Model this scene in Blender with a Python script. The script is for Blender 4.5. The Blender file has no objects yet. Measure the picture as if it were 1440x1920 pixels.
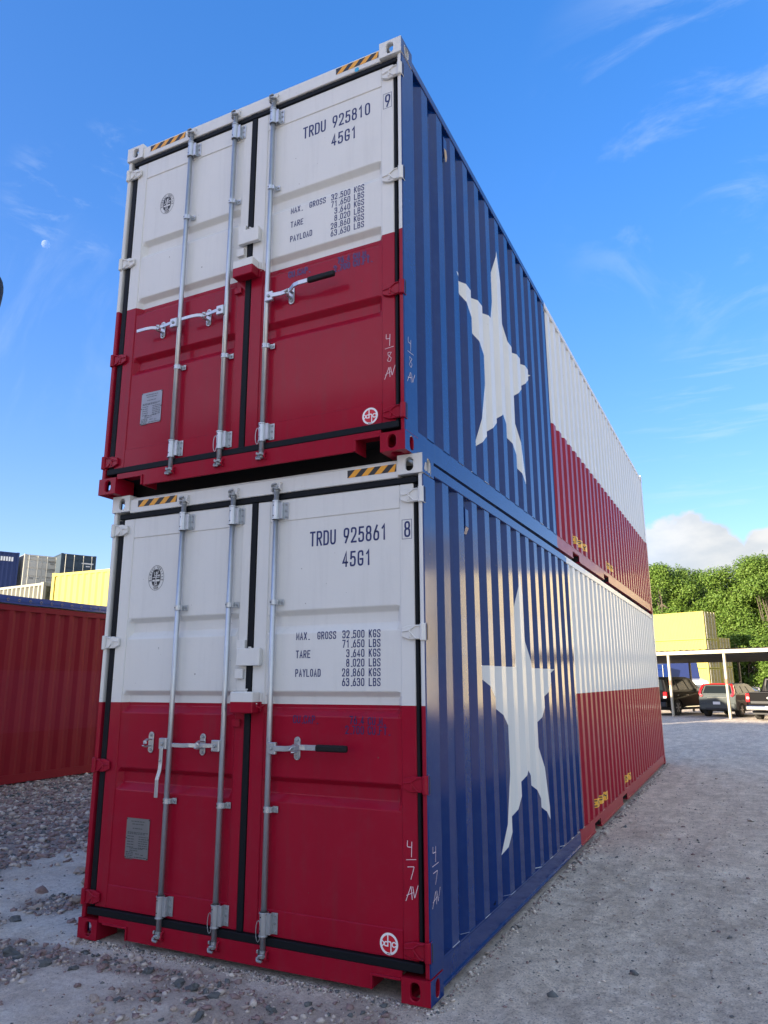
import bpy, bmesh, math, random
import numpy as np
from mathutils import Vector, Matrix, noise
R = math.radians
random.seed(7)
rng = np.random.default_rng(7)
scn = bpy.context.scene
COL = scn.collection

# ------------------------------------------------------------------ camera
cam_d = bpy.data.cameras.new('camera')
cam = bpy.data.objects.new('camera', cam_d)
COL.objects.link(cam)
cam.location = (4.0117, -3.7820, 1.5878)
cam.rotation_euler = (R(103.05122), R(0.19705), R(25.78833))
cam_d.sensor_fit = 'HORIZONTAL'
cam_d.sensor_width = 36
cam_d.lens = 34.19
cam_d.clip_start = 0.05
cam_d.clip_end = 6000
scn.camera = cam

# ------------------------------------------------------------------ light
SUN_EL = R(13.5)
SUN_H = Vector((-0.41, -0.912)).normalized()
SUN_DIR = Vector((SUN_H.x*math.cos(SUN_EL), SUN_H.y*math.cos(SUN_EL), math.sin(SUN_EL)))
sd = bpy.data.lights.new('sun', 'SUN')
sd.energy = 4.6
sd.angle = R(0.5)
sd.color = (1.0, 0.86, 0.64)
sun = bpy.data.objects.new('sun', sd)
COL.objects.link(sun)
sun.rotation_euler = SUN_DIR.to_track_quat('Z', 'Y').to_euler()
sun.location = (-10, -20, 30)

scn.view_settings.view_transform = 'Standard'
scn.view_settings.look = 'None'
scn.view_settings.gamma = 1
scn.view_settings.use_curve_mapping = False
scn.view_settings.exposure = 1.86

world = bpy.data.worlds.new('World')
scn.world = world
world.use_nodes = True
wn, wl = world.node_tree.nodes, world.node_tree.links
wn.clear()
def wnode(t, **k):
    n = wn.new(t)
    for a, b in k.items(): setattr(n, a, b)
    return n
def wmath(op, a, b=None, c=None):
    n = wn.new('ShaderNodeMath'); n.operation = op
    for i, v in enumerate((a, b, c)):
        if v is None: continue
        if isinstance(v, (int, float)): n.inputs[i].default_value = v
        else: wl.new(v, n.inputs[i])
    return n.outputs[0]
def wsmooth(v, a, b):
    n = wn.new('ShaderNodeMapRange'); n.interpolation_type = 'SMOOTHSTEP'
    wl.new(v, n.inputs[0]); n.inputs[1].default_value = a; n.inputs[2].default_value = b
    return n.outputs[0]
sky = wnode('ShaderNodeTexSky', sky_type='NISHITA', sun_disc=False)
sky.sun_elevation = SUN_EL
sky.sun_rotation = math.atan2(SUN_H.x, SUN_H.y)
sky.altitude = 0
sky.air_density = 1.0
sky.dust_density = 1.3
sky.ozone_density = 3.0
tc = wnode('ShaderNodeTexCoord')
vn = wnode('ShaderNodeVectorMath', operation='NORMALIZE')
wl.new(tc.outputs['Generated'], vn.inputs[0])
DIR = vn.outputs[0]
sep = wnode('ShaderNodeSeparateXYZ'); wl.new(DIR, sep.inputs[0])
def wnoise(scale_vec, scale, detail=6, rough=0.55, rot=(0, 0, 0), dist=0.0):
    m = wnode('ShaderNodeMapping'); m.inputs['Scale'].default_value = scale_vec
    m.inputs['Rotation'].default_value = rot
    wl.new(DIR, m.inputs[0])
    n = wnode('ShaderNodeTexNoise'); n.inputs['Scale'].default_value = scale
    n.inputs['Detail'].default_value = detail; n.inputs['Roughness'].default_value = rough
    n.inputs['Distortion'].default_value = dist
    wl.new(m.outputs[0], n.inputs['Vector'])
    return n.outputs['Fac']
def wblob(d, r0, r1):
    dd = Vector(d).normalized()
    n = wnode('ShaderNodeVectorMath', operation='DOT_PRODUCT')
    wl.new(DIR, n.inputs[0]); n.inputs[1].default_value = dd
    return wsmooth(n.outputs['Value'], math.cos(r0), math.cos(r1))
# cumulus: bank of round topped clouds low over the trees, thinning out to the left
heap = wnoise((1, 1, 1.3), 15.0, 9, 0.55)
az = wnoise((1, 1, 0.05), 2.3, 2, 0.5)
azmask = wblob((0.42, 0.9, 0.1), R(44), R(25))
c1 = wblob((-0.060, 0.979, 0.15), R(6.5), R(1))
c2 = wblob((0.072, 0.98, 0.15), R(5.0), R(0.5))
c0 = wblob((0.55, 0.83, 0.12), R(24), R(3))
top = wmath('MULTIPLY', wmath('MAXIMUM', wmath('MAXIMUM', c1, c2), c0), 0.105)
top = wmath('ADD', top, 0.110)
top = wmath('ADD', top, wmath('MULTIPLY', wmath('SUBTRACT', heap, 0.5), 0.13))
cum = wmath('MULTIPLY', wsmooth(wmath('SUBTRACT', top, sep.outputs['Z']), 0.0, 0.02), azmask)
shade = wsmooth(wnoise((1, 1, 2.2), 14.0, 5, 0.5), 0.3, 0.72)
# cirrus: thin streaks
st1 = wnoise((1.0, 3.2, 1.0), 6.0, 9, 0.62, (0, 0, 0.5), 0.6)
cirA = wmath('MULTIPLY', wsmooth(st1, 0.47, 0.72), wblob((0.12, 0.80, 0.60), R(18), R(3)))
st2 = wnoise((2.8, 1.0, 5.0), 7.0, 9, 0.6, (0.3, 0.5, 0.2), 0.3)
cirB = wmath('MULTIPLY', wsmooth(st2, 0.50, 0.68), wblob((-0.662, 0.515, 0.545), R(4.6), R(0.5)))
cirC = wmath('MULTIPLY', wsmooth(st2, 0.46, 0.66), wblob((-0.598, 0.53, 0.60), R(2.8), R(0.3)))
st3 = wnoise((1.0, 1.0, 9.0), 8.0, 8, 0.6, (0, 0, 0), 0.3)
cirD = wmath('MULTIPLY', wsmooth(st3, 0.50, 0.75), wblob((0.02, 0.955, 0.295), R(9), R(2)))
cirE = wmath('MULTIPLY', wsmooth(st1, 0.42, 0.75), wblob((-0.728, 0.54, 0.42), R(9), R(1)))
cir = wmath('ADD', wmath('MULTIPLY', cirA, 0.30), wmath('MULTIPLY', cirB, 0.20))
cir = wmath('ADD', cir, wmath('MULTIPLY', cirC, 0.22))
cir = wmath('ADD', cir, wmath('MULTIPLY', cirD, 0.22))
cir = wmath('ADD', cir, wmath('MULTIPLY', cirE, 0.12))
# upper right cloud thickened outside the frame, added to whiten light on shaded ground
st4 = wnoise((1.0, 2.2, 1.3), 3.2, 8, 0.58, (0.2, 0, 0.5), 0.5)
cirFill = wmath('MULTIPLY', wsmooth(st4, 0.30, 0.50), wblob((0.75, -0.25, 0.62), R(74), R(42)))
cir = wmath('MINIMUM', wmath('ADD', cir, wmath('MULTIPLY', cirFill, 0.85)), 0.9)
hs = wnode('ShaderNodeHueSaturation'); hs.inputs['Saturation'].default_value = 1.32
hs.inputs['Hue'].default_value = 0.517
wl.new(sky.outputs[0], hs.inputs['Color'])
gmn = wnode('ShaderNodeGamma'); gmn.inputs['Gamma'].default_value = 0.70; wl.new(hs.outputs[0], gmn.inputs[0])
ml = wnode('ShaderNodeMix', data_type='RGBA', blend_type='MULTIPLY'); ml.inputs[0].default_value = 1.0; wl.new(gmn.outputs[0], ml.inputs[6]); ml.inputs[7].default_value = (0.90, 0.87, 1.02, 1)
mx1 = wnode('ShaderNodeMix', data_type='RGBA')
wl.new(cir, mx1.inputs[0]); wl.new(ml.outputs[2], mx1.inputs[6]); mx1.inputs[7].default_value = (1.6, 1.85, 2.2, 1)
cc = wnode('ShaderNodeMix', data_type='RGBA')
wl.new(shade, cc.inputs[0]); cc.inputs[6].default_value = (1.30, 1.37, 1.42, 1); cc.inputs[7].default_value = (1.85, 1.80, 1.70, 1)
mx2 = wnode('ShaderNodeMix', data_type='RGBA')
wl.new(wmath('MULTIPLY', cum, 0.95), mx2.inputs[0]); wl.new(mx1.outputs[2], mx2.inputs[6]); wl.new(cc.outputs[2], mx2.inputs[7])
bg = wnode('ShaderNodeBackground'); bg.inputs['Strength'].default_value = 0.15
wl.new(mx2.outputs[2], bg.inputs['Color'])
wo = wnode('ShaderNodeOutputWorld'); wl.new(bg.outputs[0], wo.inputs['Surface'])

# ------------------------------------------------------------------ materials
def mat(name, col, rough=0.5, metal=0.0, coat=0.0, var=0.06, vscale=3.0, bump=0.0, bscale=40.0,
        wave=0.0, wscale=2.0, coat_rough=0.05, dirt=None, dirt_amt=0.0, spec=0.5, streak=0.0):
    m = bpy.data.materials.new(name); m.use_nodes = True
    nt = m.node_tree; N, L = nt.nodes, nt.links
    b = N['Principled BSDF']
    b.inputs['Roughness'].default_value = rough
    b.inputs['Metallic'].default_value = metal
    b.inputs['Coat Weight'].default_value = coat
    b.inputs['Coat Roughness'].default_value = coat_rough
    b.inputs['Specular IOR Level'].default_value = spec
    t = N.new('ShaderNodeTexCoord')
    n1 = N.new('ShaderNodeTexNoise'); n1.inputs['Scale'].default_value = vscale; n1.inputs['Detail'].default_value = 5
    L.new(t.outputs['Object'], n1.inputs['Vector'])
    c = N.new('ShaderNodeMix'); c.data_type = 'RGBA'
    a = [max(0, v*(1-var)) for v in col]; d = [min(1, v*(1+var)) for v in col]
    c.inputs[6].default_value = (*a, 1); c.inputs[7].default_value = (*d, 1)
    L.new(n1.outputs['Fac'], c.inputs[0])
    out = c.outputs[2]
    if dirt:
        n2 = N.new('ShaderNodeTexNoise'); n2.inputs['Scale'].default_value = vscale*4; n2.inputs['Detail'].default_value = 8
        n2.inputs['Roughness'].default_value = 0.7
        L.new(t.outputs['Object'], n2.inputs['Vector'])
        mr = N.new('ShaderNodeMapRange'); mr.inputs[1].default_value = 0.5; mr.inputs[2].default_value = 0.75
        mr.inputs[4].default_value = dirt_amt
        L.new(n2.outputs['Fac'], mr.inputs[0])
        c2 = N.new('ShaderNodeMix'); c2.data_type = 'RGBA'
        L.new(mr.outputs[0], c2.inputs[0]); L.new(out, c2.inputs[6]); c2.inputs[7].default_value = (*dirt, 1)
        out = c2.outputs[2]
    if streak:
        mp = N.new('ShaderNodeMapping'); mp.inputs['Scale'].default_value = (9, 9, 0.55); L.new(t.outputs['Object'], mp.inputs[0])
        n3 = N.new('ShaderNodeTexNoise'); n3.inputs['Scale'].default_value = 2.2; n3.inputs['Detail'].default_value = 7; n3.inputs['Roughness'].default_value = 0.62
        L.new(mp.outputs[0], n3.inputs['Vector'])
        r3 = N.new('ShaderNodeMapRange'); r3.inputs[1].default_value = 0.52; r3.inputs[2].default_value = 0.74; r3.inputs[4].default_value = streak
        L.new(n3.outputs['Fac'], r3.inputs[0])
        c3 = N.new('ShaderNodeMix'); c3.data_type = 'RGBA'; L.new(r3.outputs[0], c3.inputs[0]); L.new(out, c3.inputs[6]); c3.inputs[7].default_value = (*[v*0.5+0.025 for v in col], 1)
        # tiny chips and grime specks
        n4 = N.new('ShaderNodeTexNoise'); n4.inputs['Scale'].default_value = 34; n4.inputs['Detail'].default_value = 3; L.new(t.outputs['Object'], n4.inputs['Vector'])
        r4 = N.new('ShaderNodeMapRange'); r4.inputs[1].default_value = 0.745; r4.inputs[2].default_value = 0.76; r4.inputs[4].default_value = 0.6
        L.new(n4.outputs['Fac'], r4.inputs[0])
        c4 = N.new('ShaderNodeMix'); c4.data_type = 'RGBA'; L.new(r4.outputs[0], c4.inputs[0]); L.new(c3.outputs[2], c4.inputs[6]); c4.inputs[7].default_value = (0.10, 0.08, 0.07, 1)
        out = c4.outputs[2]
        rr = N.new('ShaderNodeMapRange'); rr.inputs[3].default_value = rough-0.06; rr.inputs[4].default_value = rough+0.12
        L.new(n3.outputs['Fac'], rr.inputs[0]); L.new(rr.outputs[0], b.inputs['Roughness'])
    L.new(out, b.inputs['Base Color'])
    nr = None
    if bump > 0:
        nb = N.new('ShaderNodeTexNoise'); nb.inputs['Scale'].default_value = bscale; nb.inputs['Detail'].default_value = 4
        L.new(t.outputs['Object'], nb.inputs['Vector'])
        bp = N.new('ShaderNodeBump'); bp.inputs['Strength'].default_value = bump; bp.inputs['Distance'].default_value = 0.01
        L.new(nb.outputs['Fac'], bp.inputs['Height']); nr = bp.outputs[0]
    if wave > 0:
        nw = N.new('ShaderNodeTexNoise'); nw.inputs['Scale'].default_value = wscale; nw.inputs['Detail'].default_value = 1
        L.new(t.outputs['Object'], nw.inputs['Vector'])
        bw = N.new('ShaderNodeBump'); bw.inputs['Strength'].default_value = 1.0; bw.inputs['Distance'].default_value = wave
        L.new(nw.outputs['Fac'], bw.inputs['Height'])
        if nr: L.new(nr, bw.inputs['Normal'])
        nr = bw.outputs[0]
    if nr: L.new(nr, b.inputs['Normal'])
    return m
M = {}
M['white'] = mat('paint_white', (0.68, 0.68, 0.65), 0.45, coat=0.25, spec=0.3, streak=0.14, var=0.05, wave=0.004, wscale=2.2, bump=0.05, bscale=90, coat_rough=0.12, dirt=(0.42, 0.43, 0.43), dirt_amt=0.10)
M['red'] = mat('paint_red', (0.30, 0.004, 0.022), 0.42, coat=0.22, spec=0.1, streak=0.35, var=0.10, wave=0.004, wscale=2.2, bump=0.05, bscale=90, coat_rough=0.12, dirt=(0.20, 0.05, 0.07), dirt_amt=0.15)
M['blue'] = mat('paint_blue', (0.001, 0.024, 0.135), 0.40, coat=0.80, spec=0.0, streak=0.3, var=0.10, wave=0.004, wscale=2.0, bump=0.05, bscale=90, coat_rough=0.11, dirt=(0.03, 0.08, 0.22), dirt_amt=0.2)
M['gasket'] = mat('rubber_black', (0.005, 0.007, 0.010), 0.6, spec=0.18, bump=0.2, bscale=60)
M['zinc'] = mat('zinc_steel', (0.50, 0.53, 0.55), 0.36, metal=0.75, var=0.12, vscale=25, bump=0.08, bscale=80)
M['zincd'] = mat('zinc_cast', (0.36, 0.38, 0.39), 0.48, metal=0.7, var=0.2, vscale=30, bump=0.3, bscale=70)
M['bolt'] = mat('bolt_dark', (0.05, 0.05, 0.055), 0.5, metal=0.5)
M['ink'] = mat('ink_navy', (0.012, 0.025, 0.12), 0.5, var=0.05)
M['inkfade'] = mat('ink_faded', (0.07, 0.028, 0.12), 0.5, var=0.25, vscale=60)
M['ink2'] = mat('ink_blue_on_red', (0.006, 0.006, 0.085), 0.5, var=0.05)
M['black'] = mat('print_black', (0.02, 0.022, 0.025), 0.5, var=0.1)
M['yellow'] = mat('tape_orange', (0.80, 0.36, 0.025), 0.4, var=0.05)
M['decal'] = mat('decal_yellow', (0.85, 0.42, 0.03), 0.45, var=0.05)
M['chalk'] = mat('chalk', (0.75, 0.62, 0.66), 0.9, var=0.1)
M['plate'] = mat('plate_aluminium', (0.26, 0.27, 0.28), 0.38, metal=0.85, var=0.08, vscale=20)
M['platetext'] = mat('plate_print', (0.06, 0.07, 0.08), 0.6, var=0.1)
M['stwhite'] = mat('sticker_white', (0.80, 0.80, 0.80), 0.4, var=0.03)
M['stred'] = mat('sticker_red', (0.55, 0.005, 0.02), 0.4, var=0.03)
M['grip'] = mat('grip_black', (0.008, 0.008, 0.009), 0.6, spec=0.25, bump=0.3, bscale=90)
M['dark'] = mat('underside_dark', (0.012, 0.012, 0.013), 0.8)
M['kraft'] = mat('kraft_patch', (0.40, 0.31, 0.22), 0.8)
M['cyan'] = mat('tape_cyan', (0.02, 0.35, 0.60), 0.5)
M['bare'] = mat('bare_steel_scuff', (0.36, 0.33, 0.30), 0.5, metal=0.4, var=0.3, vscale=40)

# ------------------------------------------------------------------ mesh helpers
class MB:
    def __init__(s): s.v = []; s.f = []; s.m = []
    def add(s, vs, fs, m=0):
        o = len(s.v); s.v += [tuple(v) for v in vs]
        for f in fs: s.f.append([i+o for i in f]); s.m.append(m)
        return s
    def box(s, x0, x1, y0, y1, z0, z1, m=0):
        return s.add([(x0,y0,z0),(x1,y0,z0),(x1,y1,z0),(x0,y1,z0),(x0,y0,z1),(x1,y0,z1),(x1,y1,z1),(x0,y1,z1)],
              [(0,3,2,1),(4,5,6,7),(0,1,5,4),(1,2,6,5),(2,3,7,6),(3,0,4,7)], m)
    def prism(s, poly, ax, a, b, m=0):
        n = len(poly)
        def P(u, w, t): return (t,u,w) if ax == 'x' else ((u,t,w) if ax == 'y' else (u,w,t))
        vs = [P(u,w,a) for u,w in poly] + [P(u,w,b) for u,w in poly]
        fs = [tuple(range(n)), tuple(range(2*n-1, n-1, -1))] + [((i+1)%n, i, i+n, (i+1)%n+n) for i in range(n)]
        return s.add(vs, fs, m)
    def cyl(s, p0, p1, r, n=12, m=0, r2=None, cap=True):
        p0, p1 = Vector(p0), Vector(p1); r2 = r if r2 is None else r2
        d = (p1-p0).normalized(); a = d.orthogonal().normalized(); b = d.cross(a)
        vs = [p0+(a*math.cos(t)+b*math.sin(t))*r for t in [2*math.pi*i/n for i in range(n)]]
        vs += [p1+(a*math.cos(t)+b*math.sin(t))*r2 for t in [2*math.pi*i/n for i in range(n)]]
        fs = [(i, (i+1)%n, (i+1)%n+n, i+n) for i in range(n)]
        if cap: fs += [tuple(range(n-1,-1,-1)), tuple(range(n, 2*n))]
        return s.add(vs, fs, m)
    def sweep(s, pts, hw, hh, up, m=0):
        # rectangular bar along pts; up = thickness direction
        up = Vector(up); pts = [Vector(p) for p in pts]; vs = []
        for i, p in enumerate(pts):
            d = (pts[min(i+1, len(pts)-1)]-pts[max(i-1, 0)]).normalized()
            sd_ = d.cross(up).normalized(); u2 = sd_.cross(d).normalized()
            vs += [p+sd_*hw+u2*hh, p-sd_*hw+u2*hh, p-sd_*hw-u2*hh, p+sd_*hw-u2*hh]
        fs = [(0,1,2,3)]
        for i in range(len(pts)-1):
            o = 4*i
            fs += [(o+k, o+4+k, o+4+(k+1)%4, o+(k+1)%4) for k in range(4)]
        o = 4*(len(pts)-1); fs.append((o+3,o+2,o+1,o))
        return s.add(vs, fs, m)
    def mesh(s, name, mats, smooth=False, recalc=True):
        me = bpy.data.meshes.new(name)
        me.from_pydata(s.v, [], s.f)
        for mm in mats: me.materials.append(mm)
        me.polygons.foreach_set('material_index', s.m)
        if recalc:
            bm = bmesh.new(); bm.from_mesh(me)
            bmesh.ops.recalc_face_normals(bm, faces=bm.faces); bm.to_mesh(me); bm.free()
        if smooth: me.polygons.foreach_set('use_smooth', [True]*len(me.polygons))
        me.update(); return me
    def build(s, name, mats, parent=None, bevel=0.0, smooth=False, seg=1, **k):
        if not isinstance(mats, (list, tuple)): mats = [mats]
        return link(name, s.mesh(name, mats, smooth), parent, bevel, seg, **k)
def link(name, me, parent=None, bevel=0.0, seg=1, label=None, cat=None, group=None, kind=None, loc=None, rz=None):
    o = bpy.data.objects.new(name, me); COL.objects.link(o)
    if parent: o.parent = parent
    if bevel:
        md = o.modifiers.new('bevel', 'BEVEL'); md.width = bevel; md.segments = seg; md.limit_method = 'ANGLE'; md.angle_limit = R(35)
        md.harden_normals = False
    tag(o, label, cat, group, kind)
    if loc is not None: o.location = loc
    if rz is not None: o.rotation_euler = (0, 0, rz)
    return o
def tag(o, label=None, cat=None, group=None, kind=None):
    if label: o['label'] = label
    if cat: o['category'] = cat
    if group: o['group'] = group
    if kind: o['kind'] = kind
def thing(name, label, cat, loc=(0,0,0), rz=0.0, group=None):
    o = bpy.data.objects.new(name, None); COL.objects.link(o)
    o.empty_display_size = 0.2
    o.location = loc; o.rotation_euler = (0, 0, rz); tag(o, label, cat, group); return o
def painted(mb, name, parent, cuts, rule, mats, bevel=0.0, smooth=False, label=None):
    me = mb.mesh(name, mats)
    bm = bmesh.new(); bm.from_mesh(me)
    for co, no in cuts:
        bmesh.ops.bisect_plane(bm, geom=bm.verts[:]+bm.edges[:]+bm.faces[:], plane_co=co, plane_no=no, dist=1e-5)
    bm.normal_update()
    for f in bm.faces: f.material_index = rule(f.calc_center_median(), f.normal)
    bm.to_mesh(me); bm.free()
    return link(name, me, parent, bevel, label=label)

# ------------------------------------------------------------------ stroke lettering
def fil(pts, r, closed=False, n=4):
    if r <= 0: return [Vector(p) for p in pts]
    P = [Vector(p) for p in pts]; out = []; k = len(P)
    for i in range(k):
        if not closed and i in (0, k-1): out.append(P[i]); continue
        a, b, c = P[i-1], P[i], P[(i+1) % k]
        d1, d2 = (a-b), (c-b); q = min(r, d1.length*0.499, d2.length*0.499)
        s0, s1 = b+d1.normalized()*q, b+d2.normalized()*q
        for j in range(n+1):
            t = j/n; out.append(s0*(1-t)**2 + b*2*t*(1-t) + s1*t*t)
    return out
G = {
'0': [([(0,0),(4,0),(4,8),(0,8)],2,1)], 'O': [([(0,0),(4,0),(4,8),(0,8)],2,1)],
'1': [([(0.7,6.4),(2.3,8),(2.3,0)],0,0)],
'2': [([(0,6),(0,8),(4,8),(4,4.6),(0,0.1)],1.9,0),([(0,0),(4,0)],0,0)],
'3': [([(0,6.6),(0,8),(4,8),(4,4.3),(1.4,4.3)],1.8,0),([(1.4,4.3),(4,4.3),(4,0),(0,0),(0,1.6)],1.8,0)],
'4': [([(2.9,0),(2.9,8),(0,2),(4,2)],0,0)],
'5': [([(3.8,8),(0.5,8),(0.3,4.2)],0,0),([(0.3,4.3),(0.9,5),(4,5),(4,0),(0,0),(0,1.5)],1.8,0)],
'6': [([(2.7,8),(0,3.2),(0,0),(4,0),(4,4.7),(0.9,4.7)],1.8,0)],
'7': [([(0,8),(4,8),(1.4,0)],0,0)],
'8': [([(0.2,4.3),(3.8,4.3),(3.8,8),(0.2,8)],1.7,1),([(0,0),(4,0),(4,4.2),(0,4.2)],1.8,1)],
'9': [([(1.3,0),(4,4.8),(4,8),(0,8),(0,3.3),(3.1,3.3)],1.8,0)],
'.': [([(1.4,-0.2),(2.5,-0.2)],0,0)], '/': [([(0,0),(4,8)],0,0)],
'A': [([(0,0),(2,8),(4,0)],0,0),([(0.7,2.5),(3.3,2.5)],0,0)],
'B': [([(0,0),(0,8)],0,0),([(0,8),(3.8,8),(3.8,4.2),(0,4.2)],1.6,0),([(0,4.2),(4,4.2),(4,0),(0,0)],1.6,0)],
'C': [([(4,5.8),(4,8),(0,8),(0,0),(4,0),(4,2.2)],2,0)],
'D': [([(0,0),(0,8)],0,0),([(0,8),(4,8),(4,0),(0,0)],2,0)],
'E': [([(4,8),(0,8),(0,0),(4,0)],0,0),([(0,4.2),(3,4.2)],0,0)],
'F': [([(4,8),(0,8),(0,0)],0,0),([(0,4.2),(3,4.2)],0,0)],
'G': [([(4,5.8),(4,8),(0,8),(0,0),(4,0),(4,3.4)],2,0),([(4,3.4),(2,3.4)],0,0)],
'H': [([(0,0),(0,8)],0,0),([(4,0),(4,8)],0,0),([(0,4),(4,4)],0,0)],
'I': [([(2,0),(2,8)],0,0)],
'K': [([(0,0),(0,8)],0,0),([(4,8),(0.3,3.4)],0,0),([(1.3,4.6),(4,0)],0,0)],
'L': [([(0,8),(0,0),(4,0)],0,0)],
'M': [([(-0.3,0),(-0.3,8),(2,1.6),(4.3,8),(4.3,0)],0,0)],
'N': [([(0,0),(0,8),(4,0),(4,8)],0,0)],
'P': [([(0,0),(0,8)],0,0),([(0,8),(4,8),(4,3.8),(0,3.8)],1.8,0)],
'R': [([(0,0),(0,8)],0,0),([(0,8),(4,8),(4,4),(0,4)],1.8,0),([(1.8,4),(4,0)],0,0)],
'S': [([(4,6.3),(4,8),(0,8),(0,4.6),(4,3.5),(4,0),(0,0),(0,1.7)],1.8,0)],
'T': [([(0,8),(4,8)],0,0),([(2,8),(2,0)],0,0)],
'U': [([(0,8),(0,0),(4,0),(4,8)],2,0)],
'V': [([(0,8),(2,0),(4,8)],0,0)],
'X': [([(0,0),(4,8)],0,0),([(0,8),(4,0)],0,0)],
'Y': [([(0,8),(2,4),(4,8)],0,0),([(2,4),(2,0)],0,0)],
'c': [([(4,3.6),(4,5),(0,5),(0,0),(4,0),(4,1.4)],2.2,0)],
'x': [([(0,5),(1.5,5),(2.4,0),(4,0)],1.6,0),([(0,0),(1.5,0),(2.4,5),(4,5)],1.6,0)],
}
def ribbon(mb, pts, w, closed, fn, depth, m=0):
    P = pts; k = len(P); Q = [P[0]]
    for p in P[1:]:
        if (p-Q[-1]).length > 1e-6: Q.append(p)
    if closed and (Q[0]-Q[-1]).length < 1e-6: Q.pop()
    P = Q; k = len(P); Lf, Rt = [], []
    for i in range(k):
        if closed: a, b = P[i-1], P[(i+1) % k]
        else: a, b = P[max(i-1, 0)], P[min(i+1, k-1)]
        d1 = (P[i]-a); d2 = (b-P[i])
        d1 = d1.normalized() if d1.length > 1e-9 else d2.normalized()
        d2 = d2.normalized() if d2.length > 1e-9 else d1
        t = (d1+d2)
        t = t.normalized() if t.length > 1e-6 else d1
        nrm = Vector((-t.y, t.x)); c = max(0.45, nrm.dot(Vector((-d1.y, d1.x))))
        o = nrm*(w/2/c); e = Vector((0, 0))
        if not closed and i == 0: e = -d2*w*0.5
        if not closed and i == k-1: e = d1*w*0.5
        Lf.append(P[i]+o+e); Rt.append(P[i]-o+e)
    n = k if closed else k-1
    vs = [fn(p.x, p.y, depth) for p in Lf] + [fn(p.x, p.y, depth) for p in Rt]
    mb.add(vs, [(i, (i+1) % k, (i+1) % k + k, i+k) for i in range(n)], m)
def text(mb, s, x, z, h, w, gap, sw, fn, m=0, skew=0.0, d0=0.0):
    """x,z: lower left; h letter height, w letter width"""
    for ch in s:
        if ch != ' ':
            for j, (pts, r, cl) in enumerate(G[ch]):
                q = [Vector((a, b)) for a, b in fil(pts, r, cl)]
                kx = (w-sw)/4; kz = (h-sw)/8
                q = [Vector((x+sw/2+p.x*kx+skew*p.y*kz, z+sw/2+p.y*kz)) for p in q]
                ribbon(mb, q, sw, cl, fn, d0+0.00012*j, m)
            x += (w if ch not in '.' else w*0.55)+gap
        else: x += (w+gap)*0.8
    return x
def textw(s, w, gap):
    return sum(((w if c not in '.' else w*0.55)+gap) if c != ' ' else (w+gap)*0.8 for c in s)-gap

# ------------------------------------------------------------------ shipping container with painted flag
W, LN, H = 2.438, 12.192, 2.896
ZB = 1.455
PITCH = 0.28
PH0 = [0.451]
def prof(y):
    if y < 0.24 or y > LN-0.24: return 0.036
    t = (y-PH0[0]) % PITCH
    if t < 0.052: return 0.036*t/0.052
    if t < 0.112: return 0.036
    if t < 0.174: return 0.036*(0.174-t)/0.062
    return 0.0
def breaks(a, b):
    ys = {a, b}
    for k in range(-2, 50):
        for q in (0, 0.052, 0.112, 0.174):
            y = PH0[0]+PITCH*k+q
            if a < y < b: ys.add(y)
    for y in (0.2399, 0.2401, LN-0.2401, LN-0.2399):
        if a < y < b: ys.add(y)
    return sorted(ys)
def casting(mb, cx, cy, cz, sx, sy, sz):
    """corner fitting; (cx,cy,cz) outer corner, s* = direction inward (+1/-1)"""
    X, Y, Z = 0.162, 0.178, 0.118
    def P(a, b, c): return (cx+sx*a, cy+sy*b, cz+sz*c)
    N = 20
    def holed(U, V, uc, vc, hu, hv, fn, t=0.028):
        angs = [2*math.pi*i/N for i in range(N)]
        for cu, cv in ((0,0),(U,0),(U,V),(0,V)): angs.append(math.atan2(cv-vc, cu-uc) % (2*math.pi))
        angs = sorted(set(round(a, 6) for a in angs)); n = len(angs)
        o, h = [], []
        for a in angs:
            c, s_ = math.cos(a), math.sin(a)
            k = min([(((U if c > 0 else 0)-uc)/c) if abs(c) > 1e-6 else 1e9, (((V if s_ > 0 else 0)-vc)/s_) if abs(s_) > 1e-6 else 1e9])
            o.append((uc+c*k, vc+s_*k))
            # stadium
            r = min(hu, hv); e = max(hu, hv)-r
            if hv > hu: h.append((uc+r*c, vc+r*s_+(e if s_ > 0.01 else -e if s_ < -0.01 else 0)))
            else: h.append((uc+r*c+(e if c > 0.01 else -e if c < -0.01 else 0), vc+r*s_))
        vs = [fn(u, v, 0) for u, v in o]+[fn(u, v, 0) for u, v in h]+[fn(u, v, t) for u, v in h]+[fn(u, v, t) for u, v in o]
        fs = []
        for i in range(n):
            j = (i+1) % n
            fs += [(i, j, j+n, i+n), (i+n, j+n, j+2*n, i+2*n), (i+2*n, j+2*n, j+3*n, i+3*n)]
        mb.add(vs, fs)
    holed(X, Z, 0.087, 0.060, 0.027, 0.041, lambda u, v, t: P(u, t, v))      # end face
    holed(Y, Z, 0.098, 0.060, 0.027, 0.041, lambda u, v, t: P(t, u, v))      # side face
    holed(X, Y, 0.082, 0.089, 0.032, 0.058, lambda u, v, t: P(u, v, t))      # top / bottom
    for f in (lambda a, b: P(X, a*Y, b*Z), lambda a, b: P(a*X, Y, b*Z), lambda a, b: P(a*X, b*Y, Z)):
        mb.add([f(0,0), f(1,0), f(1,1), f(0,1)], [(0,1,2,3)])

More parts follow.
